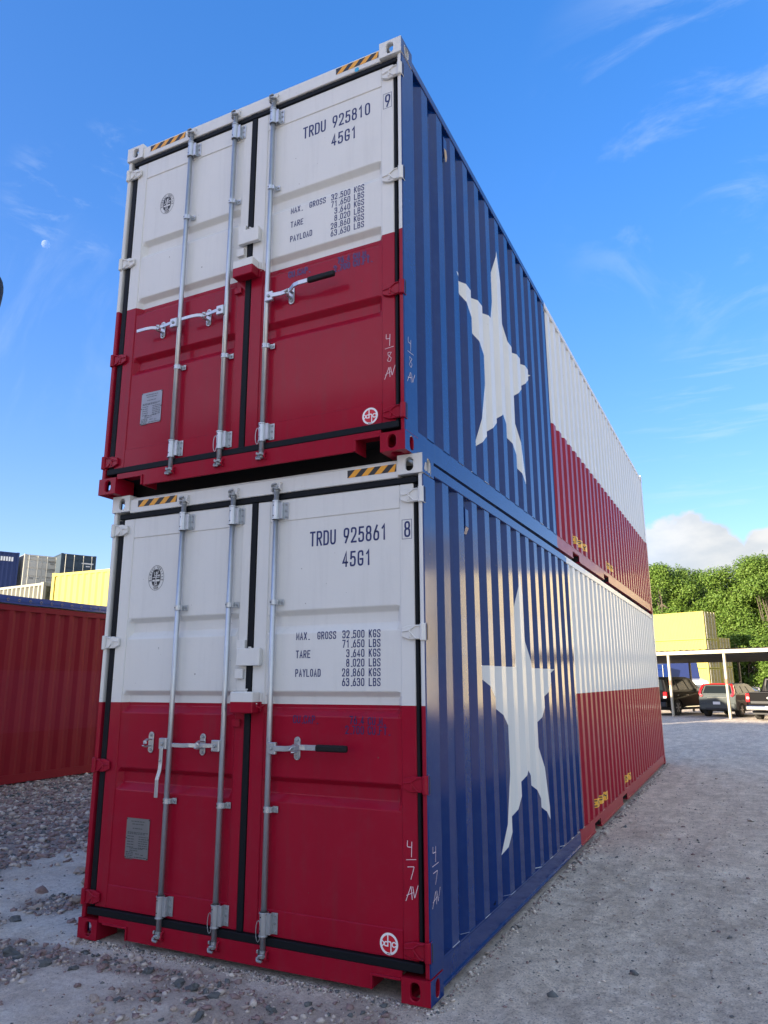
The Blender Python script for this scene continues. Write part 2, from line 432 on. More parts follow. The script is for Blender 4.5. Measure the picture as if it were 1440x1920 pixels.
def flag_container(loc, rz, label, YB, YBR, number, check, low):
    PH0[0] = 0.451 if low else 0.472
    T = thing('shipping_container', label, 'shipping container', loc, rz)
    mats = [M['white'], M['red'], M['blue']]
    wr = lambda c: 0 if c.z > ZB else 1
    front = lambda c, n: wr(c)
    side = lambda c, n: (2 if c.y < YB else wr(c))
    def corner(c, n):
        if abs(n.x) > 0.5 and (c.x > W-0.03 or c.x < 0.03) and c.y < 2: return 2
        return wr(c)
    cz = [((0,0,ZB), (0,0,1))]
    P = lambda mb, name, rule, bevel=0.0, cuts=cz, parent=T, label=None: painted(mb, name, parent, cuts, rule, mats, bevel, label=label)
    # castings
    for ix in (0, 1):
        for iy in (0, 1):
            for iz in (0, 1):
                mb = MB(); casting(mb, W*ix, LN*iy, H*iz, 1-2*ix, 1-2*iy, 1-2*iz)
                o = P(mb, 'corner_casting', corner, 0.006)
                o.modifiers['bevel'].segments = 2
    # posts
    for ix in (0, 1):
        mb = MB()
        a, b = (0.004, 0.036) if ix == 0 else (W-0.036, W-0.004)
        mb.box(a, b, 0.014, 0.205, 0.118, H-0.118)
        c, d = (0.036, 0.056) if ix == 0 else (W-0.056, W-0.036)
        mb.box(c, d, 0.062, 0.19, 0.118, H-0.118)
        P(mb, 'corner_post', corner, 0.006)
        mb = MB(); mb.box((0.004 if ix == 0 else W-0.16), (0.16 if ix == 0 else W-0.004), LN-0.2, LN-0.006, 0.118, H-0.118)
        P(mb, 'corner_post', front, 0.006)
    # header / sill
    mb = MB(); mb.box(0.162, W-0.162, 0.010, 0.12, 2.765, 2.862); mb.box(0.162, W-0.162, 0.030, 0.12, 2.863, 2.878)
    P(mb, 'door_header', front, 0.004)
    mb = MB()
    poly = [(0.162,0.035),(0.21,0.035),(0.21,0.103),(0.405,0.103),(0.405,0.032),(W-0.332,0.032),(W-0.332,0.103),(W-0.162,0.103),(W-0.162,0.142),(0.162,0.142)]
    poly = [(0.162,0.103),(0.405,0.103),(0.405,0.032),(W-0.332,0.032),(W-0.332,0.103),(W-0.162,0.103),(W-0.162,0.142),(0.162,0.142)]
    mb.prism(poly, 'y', 0.008, 0.022)
    mb.box(0.162, W-0.162, 0.0221, 0.15, 0.128, 0.142)
    mb.box(0.40, 0.412, 0.0221, 0.15, 0.032, 0.127); mb.box(W-0.344, W-0.332, 0.0221, 0.15, 0.032, 0.127)
    # frame lips round the two notches
    mb.box(0.205, 0.412, -0.002, 0.0079, 0.098, 0.110); mb.box(0.400, 0.412, -0.002, 0.0079, 0.034, 0.0979)
    mb.box(W-0.339, W-0.164, -0.002, 0.0079, 0.098, 0.110); mb.box(W-0.339, W-0.327, -0.002, 0.0079, 0.034, 0.0979)
    P(mb, 'door_sill', front, 0.002)
    # rails
    for ix in (0, 1):
        f = (lambda x: x) if ix == 1 else (lambda x: W-x)
        mb = MB()
        def bx(a, b, *r): mb.box(min(f(a), f(b)), max(f(a), f(b)), *r)
        bx(W-0.006, W-0.066, 0.178, LN-0.178, 2.797, 2.857)
        bx(W-0.020, W-0.066, 0.178, LN-0.178, 2.8575, 2.880)
        P(mb, 'top_rail', side, 0.004, cz+[((0,YB-0.12,0),(0,1,0))]).name
        mb = MB()
        pk = [0.178, 4.60, 4.955, 6.585, 6.975, LN-0.178]
        for a, b in ((0,1),(2,3),(4,5)):
            bx(W-0.010, W-0.016, pk[a], pk[b], 0.046, 0.158)
            bx(W-0.002, W-0.055, pk[a], pk[b], 0.033, 0.0455)
        for a, b in ((1,2),(3,4)):
            bx(W-0.010, W-0.016, pk[a], pk[b], 0.118, 0.158)
            bx(W-0.017, W-0.25, pk[a]+.002, pk[b]-.002, 0.112, 0.118)
        bx(W-0.012, W-0.075, 0.178, LN-0.178, 0.1585, 0.170)
        ybr = YBR
        P(mb, 'bottom_rail', lambda c, n, ybr=ybr: (2 if c.y < ybr else wr(c)), 0.0, cz+[((0,ybr,0),(0,1,0))])
        for a, b in ((1,2),(3,4)):
            for q0, q1 in ((pk[a]-.012, pk[a]-.004), (pk[b]+.004, pk[b]+.012)):
                mb = MB(); bx(W-0.03, W-0.5, q0, q1, 0.034, 0.111); mb.build('pocket_plate', M['dark'], T)
        # corrugated wall
        mb = MB(); ys = breaks(0.200, LN-0.200)
        zs = (0.168, 2.80); vs = []
        for y in ys:
            x = f(W-0.012-prof(y)); vs += [(x, y, zs[0]), (x, y, zs[1])]
        mb.add(vs, [(2*i, 2*i+2, 2*i+3, 2*i+1) for i in range(len(ys)-1)])
        cuts = cz+[((0,YB,0),(0,1,0))]
        SC, SR = (2.068, 1.341), 1.13
        star = []
        for k in range(10):
            rr = SR if k % 2 == 0 else SR*0.381966
            a = math.pi/2+k*math.pi/5
            star.append(Vector((SC[0]+rr*math.cos(a), SC[1]+rr*math.sin(a))))
        tips = star[::2]
        for k in range(5):
            a, b = tips[k], tips[(k+2) % 5]; d = b-a
            cuts.append(((0, a.x, a.y), (0, -d.y, d.x)))
        def instar(y, z):
            c_ = False; j = 9
            for i in range(10):
                a, b = star[i], star[j]
                if (a.y > z) != (b.y > z) and y < (b.x-a.x)*(z-a.y)/(b.y-a.y)+a.x: c_ = not c_
                j = i
            return c_
        o = P(mb, 'side_wall', lambda c, n: (0 if instar(c.y, c.z) else side(c, n)), 0.0, cuts)
        me = o.data; bm = bmesh.new(); bm.from_mesh(me); bmesh.ops.dissolve_limit(bm, angle_limit=0.001, verts=bm.verts[:], edges=bm.edges[:], delimit={'MATERIAL'}); bm.to_mesh(me); bm.free()
        mb = MB()   # dark liner so the inside never shows
        mb.box(min(f(W-0.07), f(W-0.08)), max(f(W-0.07), f(W-0.08)), 0.15, LN-0.15, 0.12, 2.85)
        mb.build('wall_lining', M['dark'], T)
    # weld bead along the bottom of the visible wall
    mb = MB(); ys = breaks(0.207, LN-0.207)
    mb.sweep([(W-0.010-prof(y), y, 0.1715) for y in ys], 0.003, 0.0015, (0, 0, 1))
    P(mb, 'weld_bead', lambda c, n: (0 if random.random() < 0.12 else (2 if c.y < YB else 1)), 0.0, [])
    # roof, floor, far end
    mb = MB(); zz = []
    ysr = [0.15+i*0.105 for i in range(int((LN-0.3)/0.105)+1)]
    vs = []
    for i, y in enumerate(ysr):
        z = 2.872 if i % 4 in (0, 1) else 2.852
        vs += [(0.06, y, z), (W-0.06, y, z)]
    mb.add(vs, [(2*i, 2*i+2, 2*i+3, 2*i+1) for i in range(len(ysr)-1)])
    P(mb, 'roof', lambda c, n: 0)
    mb = MB(); mb.box(0.08, W-0.08, 0.12, LN-0.1, 0.135, 0.16)
    for i in range(40): mb.box(0.06, W-0.06, 0.3+i*0.295, 0.345+i*0.295, 0.04, 0.1349)
    mb.build('floor_frame', M['dark'], T)
    mb = MB(); mb.box(0.16, W-0.16, LN-0.06, LN-0.02, 0.14, 2.80); P(mb, 'end_wall', front)
    # gaskets
    for bxs in ([(0.054,0.099,0.026,0.05,0.19,2.72)], [(2.366,2.386,0.030,0.05,0.19,2.72)], [(1.219,1.263,0.022,0.05,0.186,2.7259)]):
        mb = MB()
        for b in bxs: mb.box(*b)
        if bxs[0][0] > 1 and bxs[0][0] < 2: mb.box(1.205, 1.263, 0.019, 0.05, 2.726, 2.775)
        mb.build('gasket', M['gasket'], T, 0.004)
    mb = MB(); mb.box(0.06, 2.392, 0.020, 0.05, 2.7262, 2.7625); mb.build('gasket', M['gasket'], T, 0.004)
    mb = MB(); mb.box(0.06, 2.394, 0.006, 0.05, 0.1425, 0.1855); mb.build('gasket', M['gasket'], T, 0.004)
    mb = MB(); mb.box(0.05, W-0.05, 0.08, 0.09, 0.15, 2.85); mb.build('door_backing', M['dark'], T)
    # hazard tape
    for a, b in ((0.236, 0.592), (1.935, 2.266)):
        mb = MB(); z0, z1 = 2.802, 2.850; w = (b-a)/7.4
        mb.add([(a,0.0090,z0),(b,0.0090,z0),(b,0.0090,z1),(a,0.0090,z1)], [(0,1,2,3)], 0)
        x = a+0.006
        while x < b-0.01:
            x1 = min(x+w, b); top0 = min(x+0.048, b); top1 = min(x1+0.048, b)
            mb.add([(x,0.0084,z0),(x1,0.0084,z0),(top1,0.0084,z1),(top0,0.0084,z1)], [(0,1,2,3)], 1); x += 2*w
        mb.build('hazard_tape', [M['black'], M['yellow']], T)
    if not low:
        mb = MB(); mb.cyl((2.100,0.0092,2.775), (2.100,0.0085,2.775), 0.018, 10); mb.build('tape_scrap', M['cyan'], T)

    # ---------------- doors
    fn = lambda off: (lambda x, z, d: (x, off-d, z))
    for side_i in (0, 1):
        x0, x1, xa, xb = (0.100, 1.218, 0.197, 1.145) if side_i == 0 else (1.264, 2.365, 1.360, 2.276)
        mb = MB()
        z0, z1, za, zb = 0.187, 2.725, 0.325, 2.582
        FY, PY = 0.030, 0.0365
        mb.box(x0, xa, FY, 0.07, z0, z1); mb.box(xb, x1, FY, 0.07, z0, z1)
        mb.box(xa+.0005, xb-.0005, FY+.0003, 0.07, zb, z1); mb.box(xa+.0005, xb-.0005, FY+.0003, 0.07, z0, za)
        zst = [za]; dst = [0]
        for lo, hi in ((0.900,1.040),(1.388,1.530),(1.874,2.014)):
            zst += [lo, lo+0.045, hi-0.030, hi]; dst += [0, 1, 1, 0]
        zst.append(zb); dst.append(0)
        xst = [xa, xa+0.004, xa+0.030, xb-0.030, xb-0.004, xb]
        vs = []
        for z, d in zip(zst, dst):
            for i, x in enumerate(xst):
                vs.append((x, PY+(0.038*d if i in (2, 3) else 0), z))
        n = len(xst); fs = []
        for j in range(len(zst)-1):
            for i in range(n-1): fs.append((j*n+i, j*n+i+1, (j+1)*n+i+1, (j+1)*n+i))
        mb.add(vs, fs)
        door = P(mb, 'door', front, 0.004)
        # hinges
        for zc in (2.647, 1.855, 1.047, 0.243):
            mb = MB(); s = 1 if side_i == 1 else -1
            X = (lambda d: W-d) if side_i == 1 else (lambda d: d)
            poly = [(X(0.034), zc+0.040), (X(0.100), zc+0.040), (X(0.148), zc+0.026), (X(0.151), zc-0.022), (X(0.104), zc-0.040), (X(0.034), zc-0.040)]
            mb.prism(poly, 'y', 0.010, 0.027)
            mb.sweep([(X(0.146), 0.0075, zc+0.004), (X(0.100), 0.0065, zc+0.010), (X(0.062), 0.0060, zc+0.034), (X(0.036), 0.0060, zc+0.035)], 0.0045, 0.004, (0,-1,0))
            mb.sweep([(X(0.100), 0.0066, zc+0.006), (X(0.062), 0.0060, zc-0.034), (X(0.036), 0.0060, zc-0.035)], 0.0045, 0.004, (0,-1,0))
            mb.box(min(X(0.104), X(0.090)), max(X(0.104), X(0.090)), 0.004, 0.0099, zc-0.030, zc+0.020)
            mb.cyl((X(0.018), 0.010, zc-0.047), (X(0.018), 0.010, zc+0.047), 0.017, 10)
            P(mb, 'hinge', front, 0.003, parent=door)
            if side_i == 1:
                mb = MB(); mb.box(W-0.0038, W+0.003, 0.010, 0.040, zc-0.050, zc+0.050)
                P(mb, 'hinge_guard', corner, 0.002, parent=door)
                mb = MB(); mb.box(W+0.0031, W+0.004, 0.018, 0.030, zc-0.044, zc+0.044); mb.build('hinge_slot_shade', M['dark'], door)  # flat dark strip stands in for the shade in the hinge slot
        # rods
        for rx in ((0.667, 1.084) if side_i == 0 else (1.424,)):
            ry = 0.000; mb = MB()
            mb.cyl((rx, ry, 0.105), (rx, ry, 2.80), 0.0168, 14)
            mb.build('lock_rod', M['zinc'], door, smooth=True)
            for za_, zb_ in ((2.590, 2.715), (0.192, 0.318)):
                mb = MB(); mb.cyl((rx, ry, za_), (rx, ry, zb_), 0.0235, 14)
                for zz_ in (za_, zb_-0.008): mb.cyl((rx, ry, zz_), (rx, ry, zz_+0.008), 0.0275, 14)
                zl, zh = (za_+0.004, zb_-0.014) if za_ > 1 else (za_+0.012, zb_-0.004)
                mb.box(rx+0.012, rx+0.046, -0.004, 0.002, zl, zh); mb.box(rx+0.040, rx+0.078, 0.0225, 0.0285, zl, zh); mb.box(rx+0.040, rx+0.046, 0.0021, 0.0224, zl, zh)
                for k in range(3):
                    zz_ = zl+0.014+(zh-zl-0.028)*k/2
                    mb.cyl((rx+0.062, 0.0224, zz_), (rx+0.062, 0.0165, zz_), 0.0075, 8, 1)
                for zz_ in (zl+0.02, zh-0.02): mb.cyl((rx-0.006, -0.0236, zz_), (rx-0.006, -0.0215, zz_), 0.005, 8, 2)
                mb.build('rod_guide', [M['zinc'], M['zincd'], M['bolt']], door, 0.0015)
            for zc in (2.066, 0.861):
                mb = MB(); mb.cyl((rx, ry, zc-0.016), (rx, ry, zc+0.016), 0.0215, 12)
                mb.box(rx+0.010, rx+0.030, -0.006, 0.0, zc-0.016, zc+0.016); mb.box(rx+0.026, rx+0.060, 0.0225, 0.0285, zc-0.018, zc+0.018); mb.box(rx+0.026, rx+0.031, 0.0001, 0.0224, zc-0.016, zc+0.016)
                mb.cyl((rx+0.046, 0.0224, zc), (rx+0.046, 0.0155, zc), 0.0085, 8, 1)
                mb.cyl((rx-0.008, -0.021, zc), (rx-0.008, -0.0185, zc), 0.0055, 8, 2)
                mb.build('rod_bracket', [M['zinc'], M['zincd'], M['bolt']], door, 0.001)
            # cams and keepers at both ends
            for zc, s in ((2.790, 1), (0.102, -1)):
                mb = MB(); mb.cyl((rx, ry, zc-0.02), (rx, ry, zc+0.02), 0.020, 10, r2=0.018)
                mb.sweep([(rx-0.026, -0.012, zc+s*0.010), (rx-0.018, -0.024, zc+s*0.028), (rx+0.012, -0.024, zc+s*0.030)], 0.009, 0.006, (0,0,1))
                mb.sweep([(rx+0.028, -0.008, zc+s*0.006), (rx+0.016, -0.028, zc-s*0.004), (rx-0.010, -0.030, zc+s*0.004)], 0.008, 0.006, (0,0,1))
                mb.box(rx-0.034, rx-0.022, -0.016, 0.008, zc-0.014, zc+0.022)
                mb.build('rod_cam', M['zincd'], door, 0.003)
                for dx in (-0.030, 0.034):
                    mb = MB(); mb.sweep([(rx+dx, 0.006, zc-0.018+0.01*s), (rx+dx*0.95, -0.018, zc-0.006+0.01*s), (rx+dx*0.9, -0.006, zc+0.024+0.01*s), (rx+dx, 0.007, zc+0.03+0.01*s)], 0.007, 0.005, (1,0,0))
                    P(mb, 'cam_keeper', front, 0.002, parent=door)
            if rx > 1 and True:    # seal wire loops on the low guides
                mb = MB(); pts = []
                for i in range(13):
                    t = i/12*2*math.pi; pts.append((rx-0.014+0.016*math.cos(t), -0.030, 0.235+0.055*math.sin(t)-0.01))
                mb.sweep(pts, 0.0015, 0.0015, (0,-1,0)); mb.build('seal_wire', M['zinc'], door)
        # handles
        hs_ = [(0.667, -1, 0.483, 'hang' if low else 'bar'), (1.084, -1, 0.906, 'bar')] if side_i == 0 else [(1.424, 1, 1.603, 'grip')]
        for rx, s, nx, kind in hs_:
            zc = 1.205; hx = rx+s*0.035
            mb = MB()
            mb.box(min(hx-0.03, hx+0.03), max(hx-0.03, hx+0.03), -0.032, -0.006, zc-0.034, zc+0.034)
            mb.cyl((hx, -0.032, zc), (hx, -0.042, zc), 0.012, 8, 1)
            mb.build('handle_hub', [M['zinc'], M['zincd']], door, 0.004)
            mb = MB()
            if kind == 'hang':
                mb.sweep([(hx, -0.036, zc-0.02), (hx, -0.036, zc-0.12), (hx+0.002, -0.042, zc-0.16), (hx-0.004, -0.054, zc-0.215), (hx-0.004, -0.054, zc-0.32)], 0.013, 0.0045, (0,-1,0))
                mb.cyl((hx, -0.042, zc-0.10), (hx, -0.050, zc-0.10), 0.006, 8)
            elif kind == 'bar':
                mb.sweep([(hx-0.02, -0.030, zc), (nx+0.05, -0.022, zc-0.002), (nx, -0.022, zc-0.004), (nx-0.05, -0.040, zc-0.002), (nx-0.09, -0.048, zc-0.004), (nx-0.18, -0.048, zc-0.004)], 0.0125, 0.004, (0,-1,0))
            else:
                mb.sweep([(hx+0.02, -0.030, zc), (nx-0.05, -0.022, zc), (nx+0.02, -0.024, zc+0.006), (nx+0.07, -0.052, zc+0.014), (nx+0.11, -0.060, zc+0.015), (nx+0.19, -0.060, zc+0.015)], 0.015, 0.005, (0,-1,0))
            hb = mb.build('door_handle', [M['zinc']], door, 0.002)
            if kind == 'grip':
                mb = MB(); mb.box(nx+0.18, nx+0.382, -0.074, -0.044, zc-0.004, zc+0.034); mb.build('handle_grip', M['grip'], door, 0.011, seg=3)
            # catch plate
            mb = MB(); po = []
            for i in range(9): a = math.pi*i/8; po.append((nx+0.021*math.cos(a), zc+0.045+0.021*math.sin(a)))
            for i in range(9): a = math.pi+math.pi*i/8; po.append((nx+0.021*math.cos(a), zc-0.045+0.021*math.sin(a)))
            mb.prism(po, 'y', 0.027, 0.0355)
            for q in (0.046, -0.046): mb.cyl((nx, 0.027, zc+q), (nx, 0.020, zc+q), 0.0095, 8, 1)
            mb.sweep([(nx+0.004, 0.026, zc+0.018), (nx+0.002, -0.006, zc+0.022), (nx-s*0.004, -0.032, zc+0.010), (nx-s*0.012, -0.036, zc-0.006)], 0.011, 0.004, (0,0,1))
            mb.sweep([(nx-0.004, 0.026, zc-0.020), (nx-0.004, -0.014, zc-0.024), (nx+s*0.010, -0.034, zc-0.016)], 0.010, 0.004, (0,0,1))
            mb.build('handle_catch', [M['zinc'], M['zincd']], door, 0.0015)
        if side_i == 0:
            # lock box, overlap plates and stops on the meeting edge
            mb = MB(); mb.box(1.150, 1.214, 0.006, 0.0299, 1.785, 1.842); P(mb, 'stop_block', front, 0.002, parent=door)
            mb = MB(); mb.box(1.146, 1.206, 0.006, 0.0299, 1.606, 1.664); P(mb, 'stop_block', front, 0.002, parent=door)
            mb = MB(); mb.box(1.140, 1.196, 0.008, 0.0299, 1.318, 1.362); P(mb, 'stop_block', front, 0.002, parent=door)
            mb = MB(); mb.sweep([(1.150, -0.008, 1.43), (1.152, -0.008, 1.538), (1.26, -0.008, 1.542)], 0.003, 0.003, (0,-1,0)); mb.sweep([(1.150, -0.008, 1.43), (1.150, 0.029, 1.43)], 0.003, 0.003, (0,0,1))
            P(mb, 'lock_bail', front, 0, parent=door)
            mb = MB(); mb.box(0.322, 0.514, 0.0322, 0.0352, 0.496, 0.735)
            # text rows
            rows = [(0.36,0.475,0.716),(0.37,0.465,0.700),(0.375,0.46,0.674),(0.335,0.505,0.650),(0.335,0.48,0.642)]
            rows += [(0.335,0.39,0.626-0.016*k) for k in range(5)]+[(0.43,0.505,0.626-0.013*k) for k in range(6)]
            rows += [(0.36,0.47,0.555),(0.36,0.43,0.543)]+[(0.33,0.39,0.532-0.010*k) for k in range(5)]+[(0.41,0.44,0.525),(0.455,0.475,0.520),(0.40,0.50,0.505)]
            for a, b, z in rows:
                x = a
                while x < b:
                    q = min(b, x+random.uniform(0.008, 0.03)); mb.add([(x,0.0318,z-0.0026),(q,0.0318,z-0.0026),(q,0.0318,z+0.0026),(x,0.0318,z+0.0026)], [(0,1,2,3)], 1); x = q+0.004
            for a in (0.326, 0.510):
                for z in (0.501, 0.615, 0.730): mb.cyl((a, 0.0321, z), (a, 0.030, z), 0.004, 6, 2)
            mb.build('data_plate', [M['plate'], M['platetext'], M['bolt']], door)
            # round classification emblem
            ex, ez = 0.427, 2.286; mb = MB(); F = fn(PY)
            ell = lambda a, b, n=28: [Vector((ex+a*math.cos(2*math.pi*i/n), ez+b*math.sin(2*math.pi*i/n))) for i in range(n)]
            ribbon(mb, ell(0.068, 0.086), 0.0026, True, F, 0.0012)
            e2 = [Vector((ex+0.040*math.copysign(abs(math.cos(t))**0.8, math.cos(t)), ez+0.060*math.copysign(abs(math.sin(t))**0.8, math.sin(t)))) for t in [2*math.pi*i/28 for i in range(28)]]
            mb.add([F(p.x, p.y, 0.0012) for p in e2], [tuple(range(28))], 0)
            def arc_text(s, a0, a1, ra, rb, hh, flip=False):
                for i, ch in enumerate(s):
                    if ch == ' ': continue
                    t = a0+(a1-a0)*i/(len(s)-1); cx_, cz_ = ex+ra*math.cos(t), ez+rb*math.sin(t)
                    rot = t-math.pi/2 if not flip else t+math.pi/2
                    for j, (pts, r_, cl) in enumerate(G[ch]):
                        q = [Vector((((p.x-2)/4*hh*0.62), ((p.y-4)/8*hh))) for p in fil(pts, r_, cl, 2)]
                        q = [Vector((cx_+p.x*math.cos(rot)-p.y*math.sin(rot), cz_+p.x*math.sin(rot)+p.y*math.cos(rot))) for p in q]
                        ribbon(mb, q, 0.0026, cl, F, 0.0013+0.0001*j)
            arc_text('BUREAU VERITAS', R(192), R(-12), 0.054, 0.073, 0.014)
            arc_text('1828', R(250), R(290), 0.052, 0.072, 0.012, True)
            # simple standing figure in the oval
            def lt(pts, w): ribbon(mb, [Vector((ex+a*0.001, ez+b*0.001)) for a, b in pts], w*0.001, False, F, 0.0019, 1)
            lt([(2,30),(0,2),(-2,-8)], 9); lt([(-2,-8),(-12,-40)], 5); lt([(0,-8),(4,-38)], 7); lt([(0,20),(14,32),(16,48)], 4); lt([(-2,18),(-14,12),(-20,40)], 4)
            lt([(-1,33),(3,38)], 9); lt([(-30,2),(-10,3)], 5); lt([(10,3),(30,4)], 5); lt([(-26,-18),(-16,-18)], 12); lt([(12,-18),(26,-18)], 14); lt([(14,16),(30,17)], 8); lt([(-16,-50),(14,-50)], 4); lt([(-6,-45),(6,-45)], 4)
            mb.build('class_emblem', [M['black'], M['white']], door)
        else:
            # plates of the right door lapping over the middle gasket
            mb = MB(); mb.box(1.165, 1.338, -0.010, 0.0185, 1.684, 1.790); mb.box(1.27, 1.338, 0.0186, 0.0299, 1.690, 1.784); P(mb, 'overlap_plate', front, 0.003, parent=door)
            mb = MB(); mb.cyl((1.262, -0.004, 1.7905), (1.262, -0.004, 1.798), 0.010, 8); mb.cyl((1.262, -0.03, 1.5275), (1.262, -0.03, 1.536), 0.010, 8); P(mb, 'plate_pin', front, 0, parent=door)
            mb = MB(); mb.box(1.168, 1.334, -0.060, 0.0185, 1.402, 1.527); mb.box(1.27, 1.345, 0.0186, 0.0299, 1.406, 1.523)
            P(mb, 'lock_box', lambda c, n: 0 if c.z > 1.468 else 1, 0.005, cuts=[((0,0,1.468),(0,0,1))], parent=door)
            mb = MB(); mb.sweep([(1.345,-0.030,1.46),(1.352,-0.034,1.44),(1.365,-0.02,1.436),(1.37,0.028,1.45)], 0.003, 0.003, (0,0,1)); P(mb, 'lock_bail', front, 0, parent=door)
            F = fn(PY); d = 0.0010
            def line(s, x, z, h, w, gap, sw, m='ink', right=None, name='lettering'):
                mb_ = MB()
                if right is not None: x = right-textw(s, w, gap)
                text(mb_, s, x, z, h, w, gap, sw, F, 0, d0=d)
                return mb_.build(name, M[m], door)
            line('TRDU', 1.658, 2.402, 0.094, 0.040, 0.0085, 0.0115)
            line(number, 1.897, 2.402, 0.096, 0.040, 0.0105, 0.0115)
            line('45G1', 1.890, 2.258, 0.094, 0.040, 0.0120, 0.0115)
            # check digit on the stile
            F2 = fn(FY); mb = MB()
            text(mb, check, 2.304, 2.403, 0.096, 0.040, 0, 0.0115, F2, 0, d0=d)
            ribbon(mb, [Vector(p) for p in ((2.291,2.394),(2.352,2.394),(2.352,2.508),(2.291,2.508))], 0.0028, True, F2, d)
            mb.build('lettering', M['ink'], door)
            tw, tg, ts, th = 0.0215, 0.0055, 0.0062, 0.046
            line('MAX.', 1.575, 1.832, th, tw, tg, ts); line('GROSS', 1.724, 1.832, th, 0.0215, tg, ts)
            line('TARE', 1.575, 1.724, th, tw, tg, ts); line('PAYLOAD', 1.574, 1.614, th, tw-0.001, tg, ts)
            for i, (a, b) in enumerate((('32.500','KGS'),('71.650','LBS'),('3.640','KGS'),('8.020','LBS'),('28.860','KGS'),('63.630','LBS'))):
                z = 1.834-0.0548*i
                line(a, 0, z, th, tw, tg, ts, right=2.042); line(b, 2.070, z, th, tw, tg, ts)
            cm = 'ink2' if low else 'inkfade'
            for k in range(1 if low else 2):
                o_ = 0.006*k; d = 0.0010+0.0004*k
                line('CU.CAP.', 1.566+o_, 1.346-o_, th, 0.0225, tg, ts*0.9, cm)
                line('76.4', 0, 1.348-o_, th, tw, tg, ts, cm, right=2.040+o_); line('CU.M.', 2.064+o_, 1.346-o_, th*0.93, tw, tg, ts, cm)
                line('2.700', 0, 1.294-o_, th, tw, tg, ts*0.9, cm, right=2.040+o_); line('CU.FT.', 2.064+o_, 1.294-o_, th, tw, tg, ts*0.9, cm)
            # round maker sticker
            lx, lz, r_ = 2.194, 0.250, 0.053; mb = MB(); n = 32
            Fs = fn(FY)
            mb.add([Fs(lx+r_*math.cos(2*math.pi*i/n), lz+r_*math.sin(2*math.pi*i/n), 0.0008) for i in range(n)], [tuple(range(n))], 0)
            mb.add([Fs(lx+r_*.78*math.cos(2*math.pi*i/n), lz+r_*.78*math.sin(2*math.pi*i/n), 0.0011) for i in range(n)], [tuple(range(n))], 1)
            q = lambda pts: [Vector((lx+a*r_, lz+b*r_)) for a, b in pts]
            ribbon(mb, q([(-0.12,0.76),(-0.12,-0.20)]), r_*0.12, False, Fs, 0.0014, 0)
            ribbon(mb, [Vector((p.x, p.y)) for p in fil(q([(-0.06,0.20),(0.22,0.20),(0.22,-0.76)]), r_*0.16)], r_*0.12, False, Fs, 0.0015, 0)
            ribbon(mb, [Vector((p.x, p.y)) for p in fil(q([(0.74,0.10),(0.60,0.22),(0.36,0.12),(0.36,-0.18),(0.60,-0.24),(0.74,-0.14)]), r_*0.12)], r_*0.11, False, Fs, 0.0016, 0)
            ribbon(mb, [Vector((p.x, p.y)) for p in fil(q([(-0.18,0.16),(-0.46,0.16),(-0.50,-0.20),(-0.18,-0.20)]), r_*0.16)], r_*0.11, False, Fs, 0.0017, 0)
            ribbon(mb, [Vector((p.x, p.y)) for p in fil(q([(-0.72,0.22),(-0.54,0.06),(-0.54,-0.08),(-0.72,-0.22)]), r_*0.1)], r_*0.10, False, Fs, 0.0018, 0)
            for k in range(3): ribbon(mb, q([(-0.2+0.16*k,-0.89),(-0.12+0.16*k,-0.89)]), r_*0.07, False, Fs, 0.0014, 2)
            mb.build('round_sticker', [M['stwhite'], M['stred'], M['platetext']], door)
            # chalk marks
            def chalk(F_, x, z, sx_, dig, parent):
                mb_ = MB(); k = [0]
                def st(pts, w=0.0034):
                    k[0] += 1
                    ribbon(mb_, [Vector((p.x, p.y)) for p in fil([(x+a*sx_, z+b) for a, b in pts], 0.006, False, 3)], w, False, F_, 0.001+0.0001*k[0])
                st([(0.012,0.292),(0.010,0.262),(0.034,0.262)]); st([(0.037,0.288),(0.034,0.215)])
                st([(0.004,0.198),(0.060,0.204)], 0.0028)
                if dig == '7': st([(0.012,0.164),(0.050,0.168),(0.030,0.106)])
                else: st([(0.046,0.168),(0.022,0.172),(0.024,0.150),(0.046,0.132),(0.038,0.108),(0.018,0.116),(0.034,0.150),(0.046,0.168)], 0.0028)
                st([(0.000,0.000),(0.030,0.074),(0.036,0.010)]); st([(0.004,0.026),(0.040,0.042)], 0.0028)
                st([(0.040,0.070),(0.050,0.016),(0.070,0.078)])
                return mb_.build('chalk_mark', M['chalk'], parent)
            chalk(F2, 2.294, 0.468, 1.0, '7' if low else '8', door)
            chalk(lambda u, v, t: (W-0.004+t, u, v), 0.050, 0.440, 1.55, '7' if low else '8', T)
    # louvred vent in the third hollow of the wall
    xf = W-0.012-0.036
    yv = PH0[0]+PITCH+0.050
    mb = MB()
    mb.prism([(xf+0.0005, 2.735), (xf+0.030, 2.720), (xf+0.034, 2.600), (xf+0.018, 2.572), (xf+0.0005, 2.568)], 'y', yv-0.004, yv+0.066) if False else None
    mb.box(xf+0.001, xf+0.030, yv+0.002, yv+0.068, 2.600, 2.725)
    mb.add([(xf+0.001,yv+.002,2.5999),(xf+0.030,yv+.002,2.5999),(xf+0.030,yv+.068,2.5999),(xf+0.001,yv+.068,2.5999),(xf+0.001,yv+.012,2.545),(xf+0.012,yv+.012,2.550),(xf+0.012,yv+.058,2.550),(xf+0.001,yv+.058,2.545)],
           [(0,1,5,4),(1,2,6,5),(2,3,7,6),(4,5,6,7),(0,4,7,3)])
    mb.cyl((xf+0.012, yv+0.035, 2.742), (xf+0.012, yv+0.035, 2.7255), 0.012, 8); mb.cyl((xf+0.008, yv+0.035, 2.532), (xf+0.008, yv+0.035, 2.5445), 0.011, 8)
    mb.build('vent_cover', M['blue'], T, 0.003)
